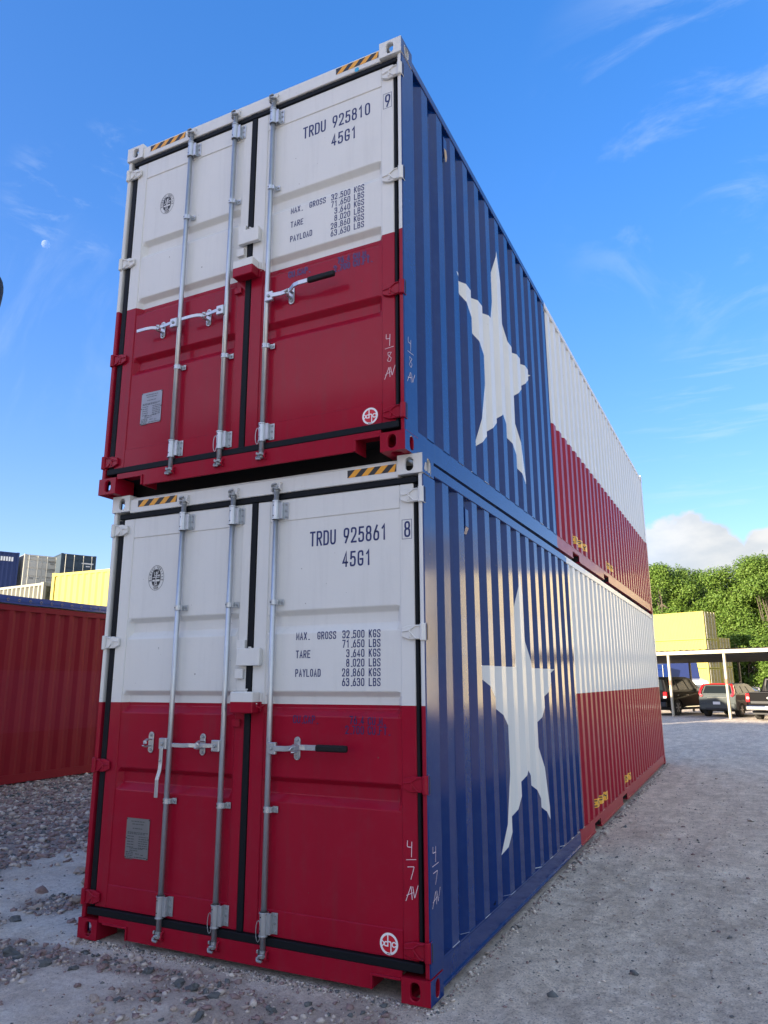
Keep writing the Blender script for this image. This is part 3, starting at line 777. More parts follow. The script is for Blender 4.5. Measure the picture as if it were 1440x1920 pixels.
    if not low:
        mb = MB(); mb.add([(xf+0.0315,yv+.010,2.625),(xf+0.0325,yv+.050,2.632),(xf+0.034,yv+.062,2.585),(xf+0.033,yv+.052,2.540),(xf+0.032,yv+.030,2.515),(xf+0.033,yv+.014,2.560)], [(0,1,2,3,4,5)]); mb.build('peeled_label', M['kraft'], T)
        mb = MB(); F3 = lambda u, v, t: (W+t, u, v)
        mb.add([F3(*p, 0.0008) for p in ((0.045,2.862),(0.062,2.870),(0.070,2.820),(0.098,2.790),(0.128,2.782),(0.150,2.787),(0.120,2.779),(0.060,2.784),(0.048,2.810))], [tuple(range(9))]); mb.build('scuff', M['bare'], T)
    if low:
        mb = MB(); F3 = lambda u, v, t: (W+t, u, v)
        mb.add([F3(*p, 0.0008) for p in ((0.022,2.800),(0.045,2.792),(0.068,2.800),(0.060,2.850),(0.040,2.845))], [tuple(range(5))])
        mb.add([F3(*p, 0.0008) for p in ((0.120,2.790),(0.128,2.782),(0.130,2.84),(0.128,2.86))], [(0,1,2,3)])
        mb.build('scuff', M['bare'], T)
        mb = MB()
        for a in range(5): mb.sweep([(W-0.030-0.004*math.sin(a), 1.155+0.007*a, 0.185+0.012*a), (W-0.022, 1.162+0.007*a, 0.192+0.010*a)], 0.004, 0.004, (1,0,0))
        mb.build('torn_tie', M['gasket'], T)
    # lettering that follows the corrugation
    def conform(mb_, name, m_, off, parent=T):
        me = mb_.mesh(name, [M[m_]]); bm = bmesh.new(); bm.from_mesh(me)
        for y in breaks(4.4, 7.8):
            bmesh.ops.bisect_plane(bm, geom=bm.verts[:]+bm.edges[:]+bm.faces[:], plane_co=(0,y,0), plane_no=(0,1,0), dist=1e-6)
        for v in bm.verts: v.co.x = W-0.012-prof(v.co.y)+off+v.co.x
        bm.to_mesh(me); bm.free(); return link(name, me, parent)
    for s, ya, yb, z0, z1 in (('EMPTY', 4.66, 5.50, 0.242, 0.332), ('ONLY', 6.86, 7.50, 0.242, 0.332)):
        mb = MB(); mb.add([(0,ya,z0),(0,yb,z0),(0,yb,z1),(0,ya,z1)], [(0,1,2,3)]); sgn = conform(mb, 'yellow_sign', 'decal', 0.0016)
        mb = MB(); lw = (yb-ya-0.05)/len(s)-0.03
        text(mb, s, ya+0.03, z0+0.012, 0.066, lw, 0.03, 0.013, lambda u, v, t: (t, u, v), 0, d0=0.0)
        conform(mb, 'lettering', 'black', 0.0030)
    return T

flag_container((0, 0, 0), 0.0, 'lower red, white and blue container numbered TRDU 925861, standing on the gravel under its twin', 4.05, 3.85, '925861', '8', True)
flag_container((-0.0659, -0.0812, H+0.004), -0.00623, 'upper red, white and blue container numbered TRDU 925810, stacked on its twin', 3.97, 3.85, '925810', '9', False)
#@@REST@@
# ------------------------------------------------------------------ ground
def sstep(a, b, x):
    t = min(1, max(0, (x-a)/(b-a))); return t*t*(3-2*t)
PATCH = [(-0.75,0.45,0.30,0.22,0.9),(-0.9,-0.05,0.22,0.25,0.7),(-0.25,-0.33,0.30,0.16,0.9),(0.15,-0.26,0.35,0.13,0.9),(0.62,-0.24,0.40,0.13,0.8),
         (1.1,-0.24,0.35,0.14,0.65),(1.0,-0.5,0.22,0.16,0.6),(1.6,-0.42,0.40,0.22,0.55),(2.1,-0.35,0.35,0.22,0.40),(0.05,-0.62,0.25,0.2,0.8),(0.4,-0.9,0.12,0.1,0.3),
         (1.3,-0.85,0.5,0.25,0.35),(2.2,-0.9,0.6,0.4,0.25)]
def rubble(x, y):
    n = noise.noise(Vector((x*0.9, y*0.9, 3.1)))*0.5+noise.noise(Vector((x*2.7, y*2.7, 7.7)))*0.3
    m = sstep(-1.55, -2.15, x+n*0.8)*sstep(14, 9, y)
    m *= 1-0.75*sstep(0.25, 0.0, abs(x+4.9+n*0.7))
    for px, py, rx, ry, w in PATCH:
        d = math.hypot((x-px)/rx, (y-py)/ry)+n*0.9
        m = max(m, w*sstep(1.25, 0.6, d))
    return m
def gz(x, y, m=None):
    if m is None: m = rubble(x, y)
    z = 0.020*noise.noise(Vector((x*0.45, y*0.45, 0)))+0.009*noise.noise(Vector((x*2.1, y*2.1, 5)))
    z += (0.008+0.010*m)*noise.noise(Vector((x*7, y*7, 9)))+0.005*(1+1.5*m)*noise.noise(Vector((x*19, y*19, 2)))
    if x > 2.6:
        u_ = x*0.97-y*0.24; w_ = x*0.24+y*0.97
        z += 0.022*(0.5-abs(noise.noise(Vector((u_*2.6, w_*0.55, 11)))))*sstep(-0.15, 0.35, noise.noise(Vector((x*0.5, y*0.35, 21))))
        z += 0.006*noise.noise(Vector((x*13, y*13, 31)))
    if x > 2.6: z += 0.006*math.sin(x*5+1.5*noise.noise(Vector((x*.6,y*.3,1))))*noise.noise(Vector((x*.35, y*.25, 4)))
    r = max(abs(x-1.22)-1.3, 0); q = max(-y-0.05, y-12.3, 0); e = math.hypot(r, q)
    if e < 0.5: z = z*(0.35+1.3*e)-0.004*(1-2*e)
    far = math.hypot(x-3, y-3)
    return (z-0.004 if far < 60 else -0.004) - 0.0*far
def axis(c, fine, n, far):
    k = math.asinh(far/ (fine*n)) if False else None
    out = [0.0]; s = fine
    while out[-1] < far:
        out.append(out[-1]+s); s *= 1.0 if out[-1] < fine*n else 1.045
    return sorted([c-a for a in out[1:]]+[c+a for a in out])
xs = axis(1.6, 0.026, 125, 1500); ys = axis(0.2, 0.026, 80, 1500)
nx, ny = len(xs), len(ys)
V = np.empty((nx*ny, 3)); att = np.empty(nx*ny, dtype=np.float32)
i = 0
for y in ys:
    for x in xs:
        near = abs(x) < 40 and abs(y) < 60
        m = rubble(x, y) if near else 0.0
        V[i] = (x, y, gz(x, y, m) if near else -0.01); att[i] = m; i += 1
idx = np.arange(nx*ny).reshape(ny, nx)
F = np.stack([idx[:-1,:-1], idx[:-1,1:], idx[1:,1:], idx[1:,:-1]], -1).reshape(-1, 4)
def fast_mesh(name, V, F, k, mats, smooth=False):
    me = bpy.data.meshes.new(name)
    me.vertices.add(len(V)); me.vertices.foreach_set('co', np.ascontiguousarray(V, dtype=np.float32).ravel())
    me.loops.add(len(F)*k); me.loops.foreach_set('vertex_index', F.ravel().astype(np.int32))
    me.polygons.add(len(F)); me.polygons.foreach_set('loop_start', np.arange(0, len(F)*k, k, dtype=np.int32))
    me.polygons.foreach_set('loop_total', np.full(len(F), k, dtype=np.int32))
    if smooth: me.polygons.foreach_set('use_smooth', np.ones(len(F), dtype=bool))
    for m_ in mats: me.materials.append(m_)
    me.update(calc_edges=True); me.validate(); return me
def ground_mat():
    m = bpy.data.materials.new('gravel_ground'); m.use_nodes = True
    N, L = m.node_tree.nodes, m.node_tree.links; b = N['Principled BSDF']
    b.inputs['Roughness'].default_value = 0.95; b.inputs['Specular IOR Level'].default_value = 0.25
    tc_ = N.new('ShaderNodeTexCoord'); P_ = tc_.outputs['Object']
    def nz(s, d=5, r=0.6, sc=(1,1,1)):
        mp = N.new('ShaderNodeMapping'); mp.inputs['Scale'].default_value = sc; L.new(P_, mp.inputs[0])
        n = N.new('ShaderNodeTexNoise'); n.inputs['Scale'].default_value = s; n.inputs['Detail'].default_value = d; n.inputs['Roughness'].default_value = r
        L.new(mp.outputs[0], n.inputs['Vector']); return n.outputs['Fac']
    def mr(v, a, b_, lo=0, hi=1):
        n = N.new('ShaderNodeMapRange'); L.new(v, n.inputs[0]); n.inputs[1].default_value = a; n.inputs[2].default_value = b_; n.inputs[3].default_value = lo; n.inputs[4].default_value = hi; return n.outputs[0]
    def mixc(f, a, b_):
        n = N.new('ShaderNodeMix'); n.data_type = 'RGBA'; L.new(f, n.inputs[0])
        for v, k in ((a, 6), (b_, 7)):
            if isinstance(v, tuple): n.inputs[k].default_value = (*v, 1)
            else: L.new(v, n.inputs[k])
        return n.outputs[2]
    c = mixc(mr(nz(0.35, 4), 0.35, 0.65), (0.90, 0.80, 0.68), (0.78, 0.69, 0.59))
    c = mixc(mr(nz(0.9, 6, 0.6, (1.6, 0.35, 1)), 0.48, 0.62, 0, 0.5), c, (0.60, 0.52, 0.45))
    c = mixc(mr(nz(9, 6, 0.75), 0.50, 0.66, 0, 0.55), c, (0.56, 0.49, 0.43))
    c = mixc(mr(nz(21, 5, 0.75), 0.54, 0.68, 0, 0.5), c, (0.86, 0.80, 0.72))
    c = mixc(mr(nz(48, 5, 0.8), 0.50, 0.62, 0, 0.6), c, (0.46, 0.40, 0.36))
    c = mixc(mr(nz(63, 5, 0.8), 0.54, 0.66, 0, 0.65), c, (0.92, 0.85, 0.77))
    c = mixc(mr(nz(0.55, 5, 0.6, (1.2, 0.6, 1)), 0.52, 0.68, 0, 0.35), c, (0.52, 0.40, 0.37))
    c = mixc(mr(nz(1.7, 6, 0.65), 0.50, 0.70, 0, 0.55), c, (0.58, 0.51, 0.45))
    c = mixc(mr(nz(2.6, 6, 0.7, (1, 0.45, 1)), 0.54, 0.66, 0, 0.5), c, (0.80, 0.735, 0.66))
    c = mixc(mr(nz(130, 4, 0.7), 0.54, 0.72, 0, 0.6), c, (0.34, 0.30, 0.275))
    c = mixc(mr(nz(190, 3, 0.7), 0.60, 0.75, 0, 0.8), c, (0.72, 0.70, 0.67))
    fr = nz(7, 14, 0.88)
    mm_ = N.new('ShaderNodeMix'); mm_.data_type = 'RGBA'; mm_.blend_type = 'MULTIPLY'; mm_.inputs[0].default_value = 1.0
    L.new(c, mm_.inputs[6]); L.new(mixc(mr(fr, 0.36, 0.60), (0.66, 0.635, 0.61), (1.26, 1.25, 1.22)), mm_.inputs[7]); c = mm_.outputs[2]
    fr2 = nz(3.0, 12, 0.8, (1.5, 0.6, 1))
    mm2 = N.new('ShaderNodeMix'); mm2.data_type = 'RGBA'; mm2.blend_type = 'MULTIPLY'; mm2.inputs[0].default_value = 1.0
    L.new(c, mm2.inputs[6]); L.new(mixc(mr(fr2, 0.38, 0.60), (0.78, 0.75, 0.73), (1.14, 1.14, 1.14)), mm2.inputs[7]); c = mm2.outputs[2]
    # broken stone fragments
    vo = N.new('ShaderNodeTexVoronoi'); vo.inputs['Scale'].default_value = 120; L.new(P_, vo.inputs['Vector'])
    vs_ = N.new('ShaderNodeSeparateColor'); L.new(vo.outputs['Color'], vs_.inputs[0])
    c = mixc(mr(vs_.outputs[0], 0.90, 0.93, 0, 0.5), c, (0.20, 0.185, 0.18))
    c = mixc(mr(vs_.outputs[1], 0.90, 0.93, 0, 0.6), c, (0.36, 0.29, 0.26))
    at = N.new('ShaderNodeAttribute'); at.attribute_name = 'rubble'
    rc = mixc(mr(nz(30, 4), 0.35, 0.65), (0.22, 0.165, 0.155), (0.40, 0.33, 0.31))
    c = mixc(mr(at.outputs['Fac'], 0.0, 1.0, 0, 0.85), c, rc)
    at2 = N.new('ShaderNodeAttribute'); at2.attribute_name = 'dust'
    dm_ = N.new('ShaderNodeMath'); dm_.operation = 'MULTIPLY'; L.new(at2.outputs['Fac'], dm_.inputs[0]); L.new(mr(nz(2.2, 7, 0.65), 0.38, 0.58, 0.1, 0.85), dm_.inputs[1])
    c = mixc(dm_.outputs[0], c, mixc(mr(nz(26, 6, 0.7), 0.42, 0.66), (0.90, 0.84, 0.76), (0.62, 0.56, 0.50)))
    sp_ = N.new('ShaderNodeSeparateXYZ'); L.new(P_, sp_.inputs[0])
    L.new(c, b.inputs['Base Color'])
    bp = N.new('ShaderNodeBump'); bp.inputs['Strength'].default_value = 0.75; bp.inputs['Distance'].default_value = 0.022
    h = N.new('ShaderNodeMath'); h.operation = 'ADD'; L.new(nz(110, 5, 0.75), h.inputs[0])
    h2 = N.new('ShaderNodeMath'); h2.operation = 'MULTIPLY'; L.new(nz(14, 7, 0.7), h2.inputs[0]); h2.inputs[1].default_value = 2.6
    L.new(h2.outputs[0], h.inputs[1])
    h3 = N.new('ShaderNodeMath'); h3.operation = 'ADD'; L.new(h.outputs[0], h3.inputs[0]); L.new(mr(vo.outputs['Distance'], 0, 0.5, 0.5, 0), h3.inputs[1])
    h4 = N.new('ShaderNodeMath'); h4.operation = 'MULTIPLY_ADD'; L.new(fr, h4.inputs[0]); h4.inputs[1].default_value = 2.5; L.new(h3.outputs[0], h4.inputs[2]); L.new(h4.outputs[0], bp.inputs['Height']); L.new(bp.outputs[0], b.inputs['Normal'])
    return m
gm = fast_mesh('ground', V, F, 4, [ground_mat()], True)
a_ = gm.attributes.new('rubble', 'FLOAT', 'POINT'); a_.data.foreach_set('value', att)
sx_ = np.clip((2.6-V[:,0])/1.6, 0, 1)*np.clip((V[:,0]+9)/1.5, 0, 1)*np.clip((4-V[:,1])/2.0, 0, 1)*(1-att)
a_ = gm.attributes.new('dust', 'FLOAT', 'POINT'); a_.data.foreach_set('value', sx_.astype(np.float32))
ground = link('ground', gm, kind='structure')

# rocks
def rockmat(name, a, b_):
    return mat(name, a, 0.9, var=0.25, vscale=8, bump=0.5, bscale=30, dirt=b_, dirt_amt=0.6, spec=0.25)
rm = [rockmat('rock_purple', (0.25, 0.175, 0.165), (0.44, 0.38, 0.35)), rockmat('rock_grey', (0.11, 0.118, 0.12), (0.30, 0.28, 0.265)), rockmat('rock_tan', (0.38, 0.31, 0.265), (0.52, 0.47, 0.43)), rockmat('rock_pale', (0.50, 0.44, 0.39), (0.38, 0.34, 0.30)), rockmat('rock_chalky', (0.62, 0.55, 0.47), (0.50, 0.44, 0.38))]
def ico(sub, seed):
    bm = bmesh.new(); bmesh.ops.create_icosphere(bm, subdivisions=sub, radius=1)
    for v in bm.verts:
        n = v.co.normalized(); k = 1+0.75*noise.noise(n*1.4+Vector((seed*7.1, 0, 0)))+0.45*noise.noise(n*3+Vector((0, seed*3.3, 0)))
        v.co = Vector((v.co.x*k, v.co.y*k*0.85, v.co.z*k*0.62))
    vs = np.array([v.co[:] for v in bm.verts]); fs = np.array([[v.index for v in f.verts] for f in bm.faces]); bm.free(); return vs, fs
SM = [ico(1, s) for s in range(8)]
def scatter(pts, name):
    """pts: list of (x,y,z,size,mat)"""
    Vs, Fs, Ms = [], [], []; o = 0
    for x, y, z, s, k in pts:
        v, f = SM[rng.integers(8)]
        a = rng.uniform(0, 6.28); c, sn = math.cos(a), math.sin(a); t = rng.uniform(-0.5, 0.5); ct, st_ = math.cos(t), math.sin(t)
        q = v*s*rng.uniform(0.75, 1.25, 3)
        q = q @ np.array([[1,0,0],[0,ct,-st_],[0,st_,ct]]) @ np.array([[c,-sn,0],[sn,c,0],[0,0,1]])
        Vs.append(q+np.array([x, y, z])); Fs.append(f+o); Ms += [k]*len(f); o += len(v)
    me = fast_mesh(name, np.concatenate(Vs), np.concatenate(Fs), 3, rm)
    me.polygons.foreach_set('material_index', np.array(Ms, dtype=np.int32)); return me
pts = []
while len(pts) < 20000:
    u = rng.random()
    if u < 0.62: x, y = rng.uniform(-6.9, -1.2), rng.uniform(-1.5, 8.5)
    else: x, y = rng.uniform(-1.6, 3.0), rng.uniform(-1.6, 0.9)
    if 0 < x < 2.44 and y > -0.02: continue
    m = rubble(x, y)
    if rng.random() > m**1.2*1.1: continue
    s = rng.choice([0.010, 0.016, 0.024, 0.034], p=[0.3, 0.33, 0.25, 0.12])*rng.uniform(0.8, 1.5)
    if x > -1.2: s *= 0.62
    pts.append((x, y, gz(x, y, m)+s*0.15, s, rng.choice(4, p=[0.5, 0.15, 0.15, 0.2])))
o = link('rubble', scatter(pts, 'rubble'), kind='stuff', label='crushed purple grey stone spread in patches left of the containers', cat='gravel')
pts = []
for k in range(14000):
    x, y = 3.2+rng.normal()*2.4, rng.uniform(-2.5, 1)+abs(rng.normal())*4.0
    if -0.05 < x < 2.5 and y > -0.03: continue
    if x < -1.5: continue
    s = float(np.exp(rng.normal(-5.75, 0.55)))*(1+0.10*max(0, y))
    pts.append((x, y, gz(x, y)+s*0.15, s, rng.choice(5, p=[0.22, 0.22, 0.20, 0.21, 0.15])))
for k in range(2600):
    x, y = rng.uniform(-5, 3), rng.uniform(-1.6, 5)
    if -0.05 < x < 2.5 and y > -0.03: continue
    s = rng.choice([0.006, 0.012, 0.02], p=[0.6, 0.3, 0.1])*(0.6 if x > -1 else 1)
    pts.append((x, y, gz(x, y)+s*0.1, s, rng.choice(4, p=[0.3, 0.3, 0.2, 0.2])))
for k in range(5200):
    if k % 3 == 0: x, y = rng.uniform(-0.05, 2.5), -abs(rng.normal())*0.05+0.02
    else: x, y = 2.445+abs(rng.normal())*0.035, rng.uniform(0, 12.2)**1.0
    s = float(np.exp(rng.normal(-5.3, 0.5)))*(0.9 if y < 3 else 1.5)
    pts.append((x, y, gz(x, y)+s*0.25, min(s, 0.018), rng.choice(5, p=[0.2, 0.15, 0.2, 0.25, 0.2])))
link('pebbles', scatter(pts, 'pebbles'), kind='stuff', label='loose pebbles and grit scattered over the pale yard surface', cat='pebbles')
# single large stones one could pick up: (x, y, size, material)
big = [(0.86,-0.66,0.028,2),(0.96,-0.60,0.022,1),(0.98,-0.74,0.026,2),(0.22,-0.42,0.034,1),(-0.15,-0.36,0.045,1),(0.02,-0.30,0.035,0),(0.40,-0.38,0.026,1),
       (-0.62,0.56,0.055,2),(-0.50,0.62,0.045,0),(-0.80,0.36,0.040,2),(-0.36,0.74,0.05,1),(-0.70,0.10,0.035,1),(0.82,-0.23,0.034,1),(1.10,-0.30,0.030,1),(1.22,-0.34,0.034,1),
       (1.38,-0.36,0.026,1),(1.5,-0.42,0.020,0),(1.74,-0.36,0.020,1),(1.32,-0.48,0.024,1),(1.46,-0.58,0.028,1),(1.9,-0.55,0.018,1),(2.2,-0.62,0.022,1),(0.45,-0.20,0.030,0),(0.55,-0.30,0.026,0),(-0.95,0.95,0.05,2),
       (0.04,-0.055,0.034,3),(-0.30,0.22,0.030,0),(-1.1,0.65,0.045,0),(-0.55,-0.35,0.04,0),(-0.85,-0.2,0.05,1),(0.62,-0.55,0.02,0),(-1.3,1.2,0.055,2),(-1.0,1.35,0.05,1),(3.9,6.2,0.045,3),(4.4,7.4,0.04,1)]
for j in range(4):
    v, f = SM[j]
base = []
for j in range(5):
    bm = bmesh.new(); bmesh.ops.create_icosphere(bm, subdivisions=2, radius=1)
    for v in bm.verts:
        n = v.co.normalized(); k = 1+0.7*noise.noise(n*1.3+Vector((j*5.3, 2, 0)))+0.40*noise.noise(n*3.4+Vector((0, j*3.3, 1)))
        v.co = Vector((v.co.x*k*1.15, v.co.y*k*0.85, v.co.z*k*0.6))
    for mi in range(4):
        me = bpy.data.meshes.new('rock'); bm.to_mesh(me); me.materials.append(rm[mi]); base.append(me)
    bm.free()
for i, (x, y, s, k) in enumerate(big):
    o = bpy.data.objects.new('rock', base[(i % 5)*4+k]); COL.objects.link(o); o.parent = ground
    o.location = (x, y, gz(x, y)+s*0.22); o.scale = (s, s, s); o.rotation_euler = (random.uniform(-.4,.4), random.uniform(-.4,.4), random.uniform(0,6))

# ------------------------------------------------------------------ plain containers of the yard
def bgmat(name, c, **k): return mat(name, c, 0.62, coat=0.05, coat_rough=0.3, spec=0.25, var=0.06, vscale=1.2, bump=0.05, bscale=30, dirt=tuple(v*0.75 for v in c), dirt_amt=0.35, **k)
C = {'yellow': bgmat('yard_yellow', (0.40, 0.345, 0.085)), 'red': bgmat('yard_red', (0.25, 0.008, 0.016)), 'redpatch': bgmat('yard_red_patch', (0.27, 0.013, 0.028)),
     'navy': bgmat('yard_navy', (0.022, 0.040, 0.13)), 'beige': bgmat('yard_beige', (0.46, 0.45, 0.40)), 'sand': bgmat('yard_sand', (0.72, 0.67, 0.55)), 'slate': bgmat('yard_slate', (0.03, 0.05, 0.075)),
     'white': bgmat('yard_white', (0.27, 0.27, 0.235)), 'open_end_shade': bgmat('yard_open_end_shade', (0.06, 0.065, 0.04)), 'blue': bgmat('yard_blue', (0.008, 0.03, 0.15)),
     'grey': bgmat('yard_grey', (0.30, 0.31, 0.32)), 'brown': bgmat('yard_brown', (0.16, 0.05, 0.03)), 'rod': mat('yard_rod', (0.55, 0.54, 0.48), 0.5, metal=0.3)}
C['cream'] = bgmat('yard_cream', (0.74, 0.66, 0.46))
C['olive'] = bgmat('yard_olive', (0.33, 0.27, 0.10))
cache = {}
def yard_mesh(key, fn_, m_):
    k = (key, m_.name)
    if k not in cache: cache[k] = fn_().mesh(key[0], [m_])
    return cache[k]
def yard_container(label, loc, rz, L_, Hc, m_, dm=None, pitch=0.28, ph=0.1, group=None, logo=None, doors=True, patch=None, top=True, deep=0.036):
    T = thing('shipping_container', label, 'shipping container', loc, rz, group); dm = dm or m_
    def frame():
        mb = MB()
        for a in (0, 1):
            for b in (0, 1):
                X = lambda q: q if a == 0 else W-q
                Y = lambda q: q if b == 0 else L_-q
                bx = lambda q0, q1, r0, r1, z0, z1: mb.box(min(X(q0),X(q1)), max(X(q0),X(q1)), min(Y(r0),Y(r1)), max(Y(r0),Y(r1)), z0, z1)
                bx(0.004, 0.12, 0.004, 0.12, 0.118, Hc-0.118); bx(0, 0.162, 0, 0.178, 0, 0.118); bx(0, 0.162, 0, 0.178, Hc-0.118, Hc)
        for a in (0, 1):
            X = lambda q: q if a == 0 else W-q
            bx2 = lambda q0, q1, y0, y1, z0, z1: mb.box(min(X(q0),X(q1)), max(X(q0),X(q1)), y0, y1, z0, z1)
            bx2(0.006, 0.07, 0.178, L_-0.178, Hc-0.11, Hc-0.02); bx2(0.006, 0.03, 0.178, L_-0.178, 0.03, 0.16)
        for y0, y1 in ((0.008, 0.10), (L_-0.10, L_-0.008)):
            mb.box(0.162, W-0.162, y0, y1, Hc-0.13, Hc-0.02); mb.box(0.162, W-0.162, y0, y1, 0.02, 0.15)
        return mb
    link('frame', yard_mesh(('frame', L_, Hc), frame, m_), T)
    for a in (0, 1):
        def wall():
            mb = MB(); X = lambda q: q if a == 0 else W-q; yy = [0.12]; dd = [deep]; y = ph+0.12
            while y < L_-0.4:
                for q, d in ((0.0, deep), (0.068, 0), (0.14, 0), (0.208, deep)):
                    yy.append(y+q*pitch/0.28); dd.append(d)
                y += pitch
            yy.append(L_-0.12); dd.append(deep); vs = []
            for y, d in zip(yy, dd): vs += [(X(0.012+d), y, 0.15), (X(0.012+d), y, Hc-0.10)]
            mb.add(vs, [(2*i, 2*i+2, 2*i+3, 2*i+1) for i in range(len(yy)-1)]); return mb
        o = link('side_wall', yard_mesh(('side_wall', L_, Hc, a, pitch, ph, deep), wall, m_), T)
        if patch and a == 1:
            me = o.data.copy(); me.materials.append(patch); bm = bmesh.new(); bm.from_mesh(me)
            for z in (0.80, 1.78): bmesh.ops.bisect_plane(bm, geom=bm.verts[:]+bm.edges[:]+bm.faces[:], plane_co=(0,0,z), plane_no=(0,0,1), dist=1e-5)
            for f in bm.faces: f.material_index = 1 if 0.80 < f.calc_center_median().z < 1.78 else 0
            bm.to_mesh(me); bm.free(); o.data = me
    mb = MB(); mb.box(0.06, W-0.06, 0.09, L_-0.05, 0.13, 0.16)
    if top: mb.box(0.05, W-0.05, 0.05, L_-0.05, Hc-0.045, Hc-0.03)
    mb.build('roof', m_, T)
    def endw():
        mb = MB(); n = 9; vs = []
        for i in range(n*4+1):
            x = 0.12+(W-0.24)*i/(n*4); d = 0.03 if i % 4 in (1, 2) else 0
            vs += [(x, L_-0.02-d, 0.15), (x, L_-0.02-d, Hc-0.12)]
        mb.add(vs, [(2*i, 2*i+2, 2*i+3, 2*i+1) for i in range(n*4)]); return mb
    link('end_wall', yard_mesh(('end_wall', L_, Hc), endw, m_), T)
    for sd_ in (0, 1):
        def dr():
            mb = MB(); x0, x1 = ((0.13, 1.212) if sd_ == 0 else (1.226, W-0.13))
            zs = [0.16]
            for k in range(4):
                z = 0.16+(Hc-0.3)*(k+0.5)/4; zs += [z-0.09, z-0.05, z+0.05, z+0.09]
            zs.append(Hc-0.14); ds = [0]+[0, 0.035, 0.035, 0]*4+[0]
            vs = []
            for z, d in zip(zs, ds): vs += [(x0+0.06, 0.03+d, z), (x1-0.06, 0.03+d, z)]
            mb.add(vs, [(2*i, 2*i+1, 2*i+3, 2*i+2) for i in range(len(zs)-1)])
            mb.box(x0, x0+0.0599, 0.022, 0.06, 0.16, Hc-0.14); mb.box(x1-0.0599, x1, 0.022, 0.06, 0.16, Hc-0.14); return mb
        d = link('door', yard_mesh(('door', L_, Hc, sd_), dr, dm), T)
        for q in ((0.32, 0.90) if sd_ == 0 else (1.54, 2.12)):
            def rod(): return MB().cyl((0, 0, 0.1), (0, 0, Hc-0.06), 0.020, 6)
            r_ = link('lock_rod', yard_mesh(('lock_rod', Hc), rod, C['rod']), d); r_.location = (q, 0.0, 0)
        def seal(): return MB().box(1.2125, 1.2255, 0.02, 0.03, 0.16, Hc-0.14)
    return T
def strips(parent, name, m_, rects, fnp):
    mb = MB()
    for (a, b, z0, z1) in rects: mb.add([fnp(a, z0), fnp(b, z0), fnp(b, z1), fnp(a, z1)], [(0,1,2,3)])
    return mb.build(name, m_, parent)
# red open top container under a blue tarpaulin
rc_ = yard_container('weathered red open top container with blue tarpaulin edge, left of the stacked flag containers', (-6.6-W, -3.0, 0), 0.0, LN, 2.84, C['red'], pitch=0.298, ph=0.23, patch=C['redpatch'], top=False)
mb = MB()
mb.sweep([(-6.59, -3.0+LN*i/40, 2.90+0.004*math.sin(i*1.7)) for i in range(41)], 0.004, 0.062, (0,0,1))
mb.box(-6.6-W, -6.6, -3.0, -3.0+LN, 2.950, 2.962)
tp = mb.build('tarpaulin', mat('tarp_blue', (0.012, 0.055, 0.26), 0.45, coat=0.2, var=0.15, vscale=6, bump=0.3, bscale=15), None, label='blue tarpaulin stretched over the red open top container', cat='tarpaulin')
mb = MB()
mb.sweep([(-6.577, -3.0+LN*i/40, 2.888+0.006*math.sin(i*2.2)) for i in range(41)], 0.004, 0.005, (0,0,1)); mb.build('tie_rope', mat('rope_blue', (0.03, 0.09, 0.30), 0.8), tp)
ringm = mat('eyelet', (0.30, 0.26, 0.24), 0.5, metal=0.6)
y = -2.8
while y < 9:
    mb = MB(); n = 10; vs = []
    for i in range(n):
        a = 2*math.pi*i/n; vs += [(-6.574, y+0.024*math.cos(a), 2.897+0.024*math.sin(a)), (-6.574, y+0.014*math.cos(a), 2.897+0.014*math.sin(a)), (-6.584, y+0.026*math.cos(a), 2.897+0.026*math.sin(a))]
    mb.add(vs, [(3*i, 3*((i+1)%n), 3*((i+1)%n)+1, 3*i+1) for i in range(n)]+[(3*i, 3*((i+1)%n), 3*((i+1)%n)+2, 3*i+2) for i in range(n)])
    mb.build('eyelet', ringm, tp)
    mb = MB(); mb.box(-6.596, -6.586, y-0.012, y+0.012, 2.70, 2.715)
    y += 0.212
# behind it
yard_container('bright yellow container behind the red one, lower of two', (-16.85, 13.5+W, 0), R(-90), LN, 2.596, C['yellow'])
yard_container('bright yellow container showing above the blue tarpaulin, upper of two', (-16.85, 13.5+W, 2.6), R(-90), LN, 2.596, C['yellow'])
yard_container('pale container of the yard, lower tier, left of the yellow stack', (-18.95, 14.9, 0), R(83.7), LN, 2.596, C['white'])
tw_ = yard_container('pale ribbed container, doors darkened as a shaded open end, left of the yellow one', (-18.95, 14.9, 2.6), R(83.7), LN, 2.596, C['white'], dm=C['open_end_shade'], deep=0.11)  # closed doors coloured dark to stand in for the shade inside an open end
